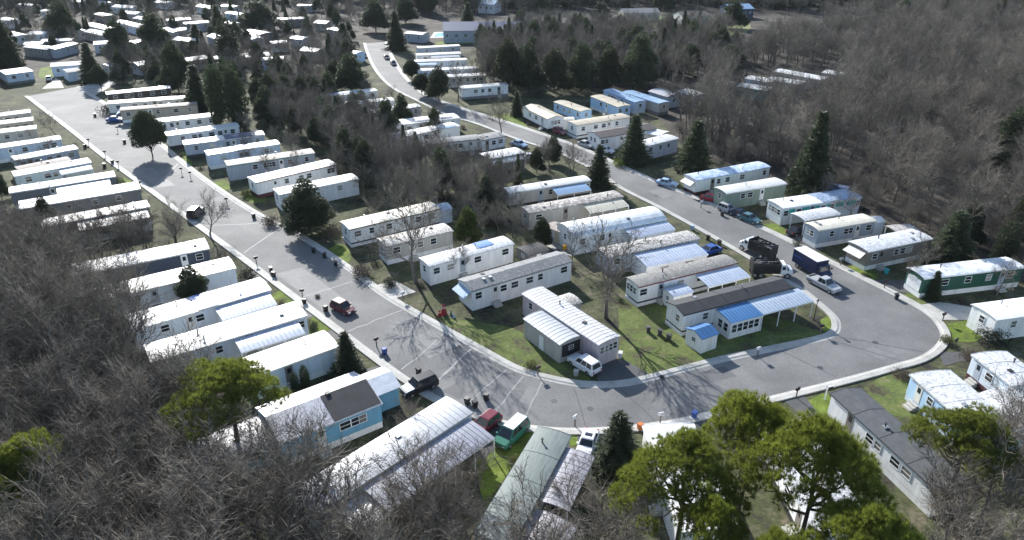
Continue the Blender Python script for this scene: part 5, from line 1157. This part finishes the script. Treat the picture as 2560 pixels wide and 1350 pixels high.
m_bark = bark('grey_bark', (.155, .137, .116)); m_twig = bark('bare_twigs', (.18, .158, .132), .55, .4); m_pbark = bark('pine_bark', (.05, .042, .036))
def leafm(name, col, tr=.3, var=.45, rnd=.2):
    m, n, b = principled(name); t = noise(n, 1.1, 4, .7); r = ramp(n, [(.3, sc(col, 1-var)), (.7, sc(col, 1+var))]); n.links.new(t.outputs[0], r.inputs[0])
    oi = n.nodes.new('ShaderNodeObjectInfo'); mr = n.nodes.new('ShaderNodeMapRange'); mr.inputs[3].default_value = 1-rnd; mr.inputs[4].default_value = 1+rnd; n.links.new(oi.outputs['Random'], mr.inputs[0])
    hs = n.nodes.new('ShaderNodeHueSaturation'); n.links.new(mr.outputs[0], hs.inputs['Value']); n.links.new(r.outputs[0], hs.inputs['Color'])
    n.links.new(hs.outputs[0], b.inputs['Base Color']); b.inputs['Roughness'].default_value = .55; b.inputs['Specular IOR Level'].default_value = .35
    tl = n.nodes.new('ShaderNodeBsdfTranslucent'); n.links.new(hs.outputs[0], tl.inputs[0]); mx = n.nodes.new('ShaderNodeMixShader'); mx.inputs[0].default_value = tr
    n.links.new(b.outputs[0], mx.inputs[1]); n.links.new(tl.outputs[0], mx.inputs[2]); n.links.new(mx.outputs[0], n.nodes['Material Output'].inputs[0]); return m
m_pine = leafm('scrub_pine_needles', (.175, .205, .033), .45); m_spruce = leafm('dark_needles', (.064, .083, .042), .3); m_dpine = leafm('dull_pine_needles', (.06, .07, .035), .25)
m_yew = leafm('bright_needles', (.1, .13, .03), .3)
BUSHM = dict(green=leafm('bush_green', (.05,.075,.03)), dark=leafm('bush_dark', (.03,.042,.025)), greydark=leafm('bush_grey', (.05,.055,.045)), brown=leafm('bush_brown', (.13,.105,.085)), lime=leafm('bush_lime', (.2,.26,.04)), rust=leafm('bush_rust', (.22,.12,.04)), olive=leafm('bush_olive', (.13,.14,.05)))

def bare_tree(kind, seed):
    """12 m bare deciduous tree: (trunk and limbs), (twigs)"""
    r = random.Random(seed); H = 12.0; lim = [[], [], [], []]; tw = [[], [], [], []]
    def add(dst, p, q, a, b): dst[0].append(tuple(p)); dst[1].append(tuple(q)); dst[2].append(a); dst[3].append(b)
    def grow(p, d, length, rad, lvl, segs):
        pts = [(p, rad)]; dd = d.copy()
        for i in range(segs):
            dd = dd + Vector((r.uniform(-1, 1), r.uniform(-1, 1), r.uniform(-.5, .8))) * (.16 if lvl < 2 else .24); dd.z += .05 if lvl < 3 else .03; dd.normalize()
            q = p + dd * (length / segs); r2 = rad * (.82 if lvl == 0 else .72); 
            if lvl >= 3 and i == segs - 1: r2 = .005
            add(lim if lvl < 3 else tw, p, q, rad, r2); p, rad = q, r2; pts.append((p, rad))
        return pts, dd
    def perp(d, ang, az):
        a = d.orthogonal().normalized(); b = d.cross(a); return (d * math.cos(ang) + (a * math.cos(az) + b * math.sin(az)) * math.sin(ang)).normalized()
    fork = .3 if kind == 'vase' else .42
    pts, d = grow(Vector((0, 0, -.2)), Vector((r.uniform(-.08, .08), r.uniform(-.08, .08), 1)).normalized(), H * (fork + .02), .23 if kind == 'tall' else .26, 0, 4)
    starts = [(pts[-1], r.uniform(.25, .6) if kind == 'vase' else r.uniform(.15, .5)) for _ in range(4 if kind == 'vase' else 3)] + [(pts[-2], r.uniform(.7, 1.0)) for _ in range(2)] + ([(pts[-3], 1.1)] if kind == 'tall' else [])
    az = r.uniform(0, 6.28)
    for (p, rad), ang in starts:
        az += 2.4; L1 = H * r.uniform(.36, .52) * (1.0 if ang < .65 else .72)
        b1, d1 = grow(p.copy(), perp(d, ang, az), L1, rad * .68, 1, 5)
        for i in range(1, 6):
            for _ in range(2 if i in (2, 4) else 1):
                az2 = r.uniform(0, 6.28); p2, r2 = b1[i]; L2 = H * r.uniform(.13, .24) * (1.15 - .1 * i)
                b2, d2 = grow(p2.copy(), perp(d1, r.uniform(.35, .95), az2), L2, max(.034, r2 * .6), 2, 3)
                for j in range(1, 4):
                    for _ in range(2):
                        p3, r3 = b2[j]; b3, d3 = grow(p3.copy(), perp(d2, r.uniform(.3, 1.0), r.uniform(0, 6.28)), r.uniform(.9, 1.8), .027, 3, 2)
                        for k in range(0, 3):
                            for _ in range(2 if k == 1 else 1):
                                p4 = b3[k][0]; grow(p4.copy(), perp(d3, r.uniform(.3, 1.0), r.uniform(0, 6.28)), r.uniform(.5, 1.1), .018, 4, 1)
    return tubes(*lim, 5), tubes(*tw, 3)
BARE_MESH = []
for i, k in enumerate(('tall', 'vase', 'tall', 'vase', 'tall', 'vase', 'tall')):
    (v1, f1), (v2, f2) = bare_tree(k, 40 + i)
    BARE_MESH.append((k, np_mesh('trunk', [(v1, f1, m_bark)]), np_mesh('crown', [(v2, f2, m_twig)]), np_mesh('bare_tree', [(v1, f1, m_bark), (v2, f2, m_twig)])))

def tufts(P, N, blades, length, width, up=.3, seed=0):
    g = np.random.default_rng(seed); n = len(P); P = np.repeat(P, blades, 0); N = np.repeat(N, blades, 0)
    d = N * .9 + g.normal(size=P.shape) * .75; d[:, 2] += up; d /= np.linalg.norm(d, axis=1, keepdims=True)
    s = np.cross(d, g.normal(size=P.shape)); s /= np.linalg.norm(s, axis=1, keepdims=True) + 1e-9
    ln = length * g.uniform(.6, 1.2, (len(P), 1)); V = np.stack([P - s*width/2, P + s*width/2, P + d*ln], 1).reshape(-1, 3)
    return V, np.arange(len(V)).reshape(-1, 3)
def shell(n, c, r, g, lo=-.35, fill=.25):
    u = g.normal(size=(n*3, 3)); u /= np.linalg.norm(u, axis=1, keepdims=True); u = u[u[:, 2] > lo][:n]
    rad = np.where(g.random((len(u), 1)) < fill, g.uniform(.3, .9, (len(u), 1)), g.uniform(.85, 1.06, (len(u), 1)))
    return np.array(c) + u * np.array(r) * rad, u
def scrub_pine(seed, n=78, per=46):
    """flat domed pitch pine: many separate needle puffs at the ends of bare limbs"""
    g = np.random.default_rng(seed); lim = [[], [], [], []]; Ps, Ns = [], []; H, Wd = 12., 9.
    def seg(a, b, ra, rb_): lim[0].append(a); lim[1].append(b); lim[2].append(ra); lim[3].append(rb_)
    base = np.array([0, 0, -.2]); k1 = np.array([g.uniform(-.4, .4), g.uniform(-.4, .4), H*.45]); k2 = k1 + np.array([g.uniform(-.5, .5), g.uniform(-.5, .5), H*.25]); top = np.array([g.uniform(-.6, .6), g.uniform(-.6, .6), H*.92])
    seg(base, k1, .24, .18); seg(k1, k2, .18, .12); seg(k2, top, .12, .05)
    hubs = []
    for i in range(12):
        a = i*2.4 + g.uniform(-.3, .3); t = g.uniform(0, 1); s0 = k1 + (k2-k1)*t; r_ = Wd/2 * g.uniform(.35, .72); z = H*(.6 + .16*t) + g.uniform(-.6, .6); m = np.array([r_*math.cos(a), r_*math.sin(a), z])
        mid = (s0 + m)/2 + np.array([g.uniform(-.3, .3), g.uniform(-.3, .3), -.3]); seg(s0, mid, .1, .075); seg(mid, m, .075, .05); hubs.append(m)
    hubs += [k2 + (top-k2)*u for u in (.2, .5, .8, 1)]
    lump = [(g.uniform(0, 6.28), g.uniform(.12, .3), k) for k in (2, 3, 5)]
    for i in range(n):
        a = i*2.39996; q = math.sqrt((i + .5)/n); rim = 1 + sum(am*math.sin(k*a + ph) for ph, am, k in lump)*.8
        r_ = Wd/2*.92*q*rim; z = H*(.985 - .26*q*q) + g.uniform(-1.5, .15)*(1.15 if g.random() < .35 else .6) - .2
        c = np.array([r_*math.cos(a) + g.uniform(-.25, .25), r_*math.sin(a) + g.uniform(-.25, .25), z])
        h = min(hubs, key=lambda p: np.linalg.norm(p - c) + (3 if p[2] > c[2] else 0)); md = (h + c)/2 + np.array([0, 0, -.2]); seg(h, md, .045, .032); seg(md, c, .032, .015)
        R_ = g.uniform(.5, .9); p, nn = shell(per, c, (R_*1.2, R_*1.2, R_*.75), g, -.35, .25); Ps.append(p); Ns.append(nn)
    V, F = tufts(np.concatenate(Ps), np.concatenate(Ns), 23, .42, .036, .6, seed)
    return tubes(*lim, 6), (V, F)
def spruce(seed, dens=1.0):
    g = np.random.default_rng(seed); H, Wd = 12., 5.; lim = [[[0,0,-.2]], [[0,0,H*.97]], [.17], [.02]]; Ps, Ns = [], []; z = .5
    while z < H - .25:
        rad = Wd/2 * (1 - z/H) ** .85 * g.uniform(.78, 1.1) + .12; nb = int(7 + 4 * (1 - z/H))
        for k in range(nb):
            az = 2*math.pi*(k + g.uniform(-.3, .3))/nb + z; rr_ = rad * g.uniform(.72, 1.12); a = np.array([0, 0, z]); b = np.array([rr_*math.cos(az), rr_*math.sin(az), z - rr_*.22 + g.uniform(-.1, .15)])
            lim[0].append(a); lim[1].append(b); lim[2].append(.03); lim[3].append(.01); m = max(4, int(rr_ * 7.5 * dens))
            for j in range(m):
                t = (j + 1) / m; p = a + (b-a)*t + g.normal(size=3)*np.array([.1, .1, .05]); Ps.append(p); Ns.append(np.array([math.cos(az)*.8, math.sin(az)*.8, -.15]))
        z += g.uniform(.3, .42)
    V, F = tufts(np.array(Ps), np.array(Ns), 10, .45, .12, .05, seed); return tubes(*lim, 4), (V, F)
def blob_tree(seed, lobes, blades=10, ln=.4, wd=.09, up=.5, trunk=.15):
    """lobes: (cx, cy, cz, rx, ry, rz, count)"""
    g = np.random.default_rng(seed); Ps, Ns = [], []; lim = [[[0,0,-.2]], [[0,0,max(l[2] for l in lobes)]], [trunk], [trunk*.3]]
    for cx, cy, cz, rx, ry, rz, n in lobes:
        p, u = shell(n, (cx, cy, cz), (rx, ry, rz), g, -.95, .3); p += g.normal(size=p.shape) * .12; Ps.append(p); Ns.append(u)
        lim[0].append([0, 0, cz*.3]); lim[1].append([cx, cy, cz]); lim[2].append(trunk*.5); lim[3].append(.02)
    V, F = tufts(np.concatenate(Ps), np.concatenate(Ns), blades, ln, wd, up, seed); return tubes(*lim, 5), (V, F)
def variants(fn, seeds, leaf, bk): 
    out = []
    for s in seeds:
        (v1, f1), (v2, f2) = fn(s); out.append((np_mesh('trunk', [(v1, f1, bk)]), np_mesh('crown', [(v2, f2, leaf)]), np_mesh('evergreen', [(v1, f1, bk), (v2, f2, leaf)])))
    return out
def cyp(s):
    g = random.Random(s); return blob_tree(s, [(g.uniform(-2.6,2.6), g.uniform(-2.6,2.6), g.uniform(4.5,6.2), g.uniform(.8,1.3), g.uniform(.8,1.3), g.uniform(4.2,5.6), 520) for _ in range(9)], 9, .55, .11, .9)
def irregular(s):
    g = random.Random(s); L_ = [(0, 0, 7.2, 2.3, 2.3, 3.8, 520), (0, 0, 4.2, 2.6, 2.6, 2.4, 420), (0, 0, 10, 1.3, 1.3, 2, 220)]
    for i in range(14):
        a = i * 2.4; e = g.uniform(.02, .85); rad = (1 - e*.75) * 3.0; L_.append((rad*math.cos(a), rad*math.sin(a), 2.2 + e*8, g.uniform(1.1,1.8), g.uniform(1.1,1.8), g.uniform(.8,1.5), 190))
    return blob_tree(s, L_, 10, .5, .13, .35)
EV = dict(spruce=variants(spruce, (1, 2, 3), m_spruce, m_pbark), column=variants(lambda s: blob_tree(s, [(0,0,6,1.25,1.25,6.0,1500), (0,0,3.5,1.5,1.5,3.5,800)], 8, .4, .1, .8), (4,), m_spruce, m_pbark),
    cypress=variants(cyp, (5,), m_spruce, m_pbark), ball=variants(lambda s: blob_tree(s, [(0,0,7.4,3.3,3.3,4.4,1900), (.3,.2,10.2,1.5,1.5,1.9,400)] + [((3.0+.9*math.sin(i*3.1))*math.cos(i*2.4), (3.0+.9*math.sin(i*3.1))*math.sin(i*2.4), 4.6+.33*i, 1.5, 1.5, 1.4, 260) for i in range(13)], 9, .5, .13, .4, .2), (6,), m_spruce, m_pbark),
    scrub=variants(irregular, (7, 8, 9), m_spruce, m_pbark), dull=variants(irregular, (17,), m_dpine, m_pbark), yew=variants(lambda s: irregular(s), (12,), m_yew, m_pbark), pine=variants(lambda s: scrub_pine(s), (21, 22, 23, 24), m_pine, m_pbark))
EW = dict(spruce=5.4, column=3.2, cypress=7.8, ball=11.2, scrub=8.6, dull=8.6, yew=8.6, pine=9.6)
def tree(name, label, cat, trunk, crown, loc, rz, s, group=None):
    t = thing(name, label, cat, loc, rz, group); t.scale = s
    link('trunk', trunk, t); link('crown', crown, t); return t
rx = random.Random(21); TREES = []
for i, (label, kind, (x, y), h, wd) in enumerate(CONIFERS):
    k = 'dull' if kind == 'scrub' and ('grey green' in label or 'lit' in label or 'yellowish' in label) else kind
    if 'row behind' in label and i % 2: k = 'dull'
    v = EV[k][i % len(EV[k])]; hh = max(3.0, min(h, 17)); s = wd / EW[k]
    if kind == 'cypress': s *= .85; hh *= 1.1
    tree('evergreen_tree', label, 'tree', v[0], v[1], (x, y, 0), rx.uniform(0, 6.28), (s, s, hh / 12)); TREES.append((x, y, wd*.4))
for i, (label, (x, y), h, wd) in enumerate(PINES):
    v = EV['pine'][i % 4]; s = wd * (1.05 if i == 0 else .88) / EW['pine']; tree('pine_tree', label, 'tree', v[0], v[1], (x, y, 0), rx.uniform(0, 6.28), (s, s, h / 12.6)); TREES.append((x, y, 3.2 if x < -30 else 1.5))
for i, (label, (x, y), h, kind) in enumerate(BARE):
    c = [b for b in BARE_MESH if b[0] == kind]; b = c[i % len(c)]; s = h / 11.5 * (1.25 if i < 2 else 1)
    tree('bare_tree', label, 'tree', b[1], b[2], (x, y, 0), i * 1.3, (s, s, s)); TREES.append((x, y, 1.5))
for i, (label, col, (x, y), wd) in enumerate(BUSHES):
    g = random.Random(i); L_ = [(g.uniform(-.5,.5), g.uniform(-.5,.5), .55, .62, .62, .5, 130) for _ in range(4)]
    (v1, f1), (v2, f2) = blob_tree(i, L_, 8, .16, .035, .4, .04); s = wd / 2.0; ht = 1.5 if 'conical' in label else .8
    t = thing('shrub', label, 'shrub', (x, y, 0), i); t.scale = (s, s, s * ht); link('stem', np_mesh('stem', [(v1, f1, m_bark)]), t); link('foliage', np_mesh('foliage', [(v2, f2, BUSHM[col])]), t); TREES.append((x, y, wd*.4))
ry = random.Random(99); NSH = []
for i in range(5):
    g = random.Random(50 + i); L_ = [(g.uniform(-.5,.5), g.uniform(-.5,.5), .5, .55, .55, .5, 110) for _ in range(3)]
    (v1, f1), (v2, f2) = blob_tree(50 + i, L_, 8, .16, .035, .4, .04)
    NSH.append((np_mesh('stem', [(v1, f1, m_bark)]), np_mesh('foliage', [(v2, f2, BUSHM[('dark', 'brown', 'olive', 'brown', 'green')[i]])])))
CN = ('dark green', 'brown twiggy', 'olive', 'tawny leafless', 'green')
for i, hm in enumerate(HOMES):
    if math.hypot(*hm[1]) > 190 or i % 5 == 4: continue
    L, ang = place(hm[1], hm[2]); k = ry.randrange(5); u = ry.choice((ry.uniform(-2.2, -1.0), L + ry.uniform(.9, 2.2), ry.uniform(.1, .9) * L)); v = ry.uniform(-1.9, -1.0) if 0 < u < L else ry.uniform(.2, 2.6)
    if hm[7].get('aw') and 0 < u < L: continue
    x, y = hm[1][0] + u*math.cos(ang) - v*math.sin(ang), hm[1][1] + u*math.sin(ang) + v*math.cos(ang)
    s = ry.uniform(.5, .95); t = thing('shrub', f'low {CN[k]} shrub beside the {short(hm[0])}', 'shrub', (x, y, 0), ry.uniform(0, 6)); t.scale = (s, s, s*ry.uniform(.8, 1.2)); link('stem', NSH[k][0], t); link('foliage', NSH[k][1], t); TREES.append((x, y, .8))
# woods
def inside(x, y, pl):
    c = False; j = len(pl) - 1
    for i in range(len(pl)):
        if (pl[i][1] > y) != (pl[j][1] > y) and x < (pl[j][0]-pl[i][0]) * (y-pl[i][1]) / (pl[j][1]-pl[i][1]) + pl[i][0]: c = not c
        j = i
    return c
FT = np.array(FOOT); RP = np.array(ro + ri); TP = np.array(TREES)
def blocked(x, y, mg, near_road):
    dx, dy = x - FT[:, 0], y - FT[:, 1]; u = dx*FT[:, 2] + dy*FT[:, 3]; v = -dx*FT[:, 3] + dy*FT[:, 2]
    if np.any((u > -mg) & (u < FT[:, 4]+mg) & (v > FT[:, 6]-mg) & (v < FT[:, 5]+mg)): return True
    if np.min((RP[:, 0]-x)**2 + (RP[:, 1]-y)**2) < near_road**2 or inside(x, y, ROADP): return True
    return bool(np.any((TP[:, 0]-x)**2 + (TP[:, 1]-y)**2 < np.maximum(TP[:, 2], .8)**2))
ROADP = ro + ri[::-1]; CLEAR = CLEARINGS
def visible(x, y, h):
    for z in (0, h):
        d, e = y, 46 - z; c, s_ = math.cos(R(27)), math.sin(R(27)); zf = d*c + e*s_; yy = (d*s_ - e*c)
        if zf > 1:
            px, py = 1280 + 1800*x/zf, 675 - 1800*yy/zf
            if -90 < px < 2650 and -60 < py < 1500: return True
    return False
bare_pts, ever_pts = [], []; rw = random.Random(77)
for name, pl, sp, h0, h1, ev, label, group in WOODS:
    xs = [p[0] for p in pl]; ys = [p[1] for p in pl]; y = min(ys); row = 0
    while y < max(ys):
        x = min(xs) + (row % 2) * sp/2
        while x < max(xs):
            a, b = x + rw.uniform(-.48, .48)*sp, y + rw.uniform(-.48, .48)*sp; x += sp
            if not inside(a, b, pl): continue
            h = rw.uniform(h0, h1)
            if not visible(a, b, h) or any(inside(a, b, c) for c in CLEAR) or blocked(a, b, .5 if b < 140 else .2, 2.0): continue
            (ever_pts if rw.random() < ev else bare_pts).append((a, b, h, label, group))
        y += sp * .87; row += 1
key = lambda p: (p[3] == '', p[0]**2 + p[1]**2)
def by_home(x, y, label):
    if not label: return label
    best = min(((min(math.hypot(x-h[1][0], y-h[1][1]), math.hypot(x-h[2][0], y-h[2][1]), math.hypot(x-(h[1][0]+h[2][0])/2, y-(h[1][1]+h[2][1])/2)), h[0]) for h in HOMES))
    kind = 'leafless grey tree' if 'leafless' in label else label
    return f'{kind} growing nearest the {short(best[1])}' if best[0] < 11 else label
def grp(lab, group): return 'trees close to the homes' if 'growing nearest' in lab else group
bare_pts.sort(key=key); ever_pts.sort(key=key)
print('woods', len(bare_pts), len(ever_pts))
NB = 280; NE = 60
for i, (x, y, h, label, group) in enumerate(bare_pts[:NB]):
    b = BARE_MESH[rw.randrange(7)]; s = h / 11.5; sx = s * rw.uniform(.9, 1.15)
    if not label: label, group = 'leafless tree in the far wood', 'far wood'
    label = by_home(x, y, label); tree('bare_tree', label, 'tree', b[1], b[2], (x, y, 0), rw.uniform(0, 6.28), (sx, sx, s), grp(label, group))
for i, (x, y, h, label, group) in enumerate(ever_pts[:NE]):
    k = rw.choice(('scrub', 'scrub', 'dull', 'spruce')); v = rw.choice(EV[k]); s = h / 12
    tree('evergreen_tree', (label or 'evergreen in the far wood').replace('leafless grey', 'dark evergreen').replace('low leafless', 'low dark evergreen').replace('leafless', 'dark evergreen'), 'tree', v[0], v[1], (x, y, 0), rw.uniform(0, 6.28), (s*rw.uniform(.8, 1.1), s, s), (group or 'far evergreens') + ', evergreen ones')
def mass(name, pts, meshes):
    """the rest of a wood as one object: points instanced with whole-tree meshes"""
    me = bpy.data.meshes.new(name); me.vertices.add(len(pts)); me.vertices.foreach_set('co', np.array([(p[0], p[1], 0) for p in pts], np.float32).ravel())
    for nm, val in (('size', [p[2] / 12 for p in pts]), ('turn', [rw.uniform(0, 6.28) for _ in pts])):
        a = me.attributes.new(nm, 'FLOAT', 'POINT'); a.data.foreach_set('value', val)
    a = me.attributes.new('pick', 'INT', 'POINT'); a.data.foreach_set('value', [rw.randrange(len(meshes)) for _ in pts])
    o = link(name, me); o['kind'] = 'stuff'
    pc = bpy.data.collections.new(name + '_kinds')
    for k, m in enumerate(meshes): pc.objects.link(bpy.data.objects.new(f'{name}_kind_{k:02d}', m))
    g = bpy.data.node_groups.new(name, 'GeometryNodeTree'); g.interface.new_socket('Geometry', in_out='INPUT', socket_type='NodeSocketGeometry'); g.interface.new_socket('Geometry', in_out='OUTPUT', socket_type='NodeSocketGeometry')
    N = g.nodes.new; gi, go = N('NodeGroupInput'), N('NodeGroupOutput'); ip = N('GeometryNodeInstanceOnPoints'); ci = N('GeometryNodeCollectionInfo'); ci.inputs[0].default_value = pc; ci.inputs[1].default_value = True; ci.inputs[2].default_value = True
    def attr(nm, dt):
        n = N('GeometryNodeInputNamedAttribute'); n.data_type = dt; n.inputs[0].default_value = nm; return n.outputs[0]
    cx = N('ShaderNodeCombineXYZ'); g.links.new(attr('turn', 'FLOAT'), cx.inputs[2])
    er = N('FunctionNodeEulerToRotation'); g.links.new(cx.outputs[0], er.inputs[0])
    g.links.new(gi.outputs[0], ip.inputs['Points']); g.links.new(ci.outputs[0], ip.inputs['Instance']); ip.inputs['Pick Instance'].default_value = True
    g.links.new(attr('pick', 'INT'), ip.inputs['Instance Index']); g.links.new(er.outputs[0], ip.inputs['Rotation']); g.links.new(attr('size', 'FLOAT'), ip.inputs['Scale']); g.links.new(ip.outputs[0], go.inputs[0])
    md = o.modifiers.new('scatter', 'NODES'); md.node_group = g; return o
if bare_pts[NB:]: mass('bare_woodland', bare_pts[NB:], [b[3] for b in BARE_MESH])
if ever_pts[NE:]: mass('evergreen_woodland', ever_pts[NE:], [v[2] for k in ('scrub', 'dull', 'spruce') for v in EV[k]])

# ---------------------------------------------------------------- thin winter haze
q = MB(); q.box(-905, 905, -125, 1505, -1, 47)
hm, hn, hb = principled('thin_haze'); hn.nodes.remove(hb); pv = hn.nodes.new('ShaderNodeVolumePrincipled')
pv.inputs['Color'].default_value = (.8, .89, 1, 1); pv.inputs['Density'].default_value = .00004; pv.inputs['Anisotropy'].default_value = .2
hn.links.new(pv.outputs[0], hn.nodes['Material Output'].inputs['Volume'])
o = link('haze', q.mesh('haze', hm)); o['kind'] = 'stuff'
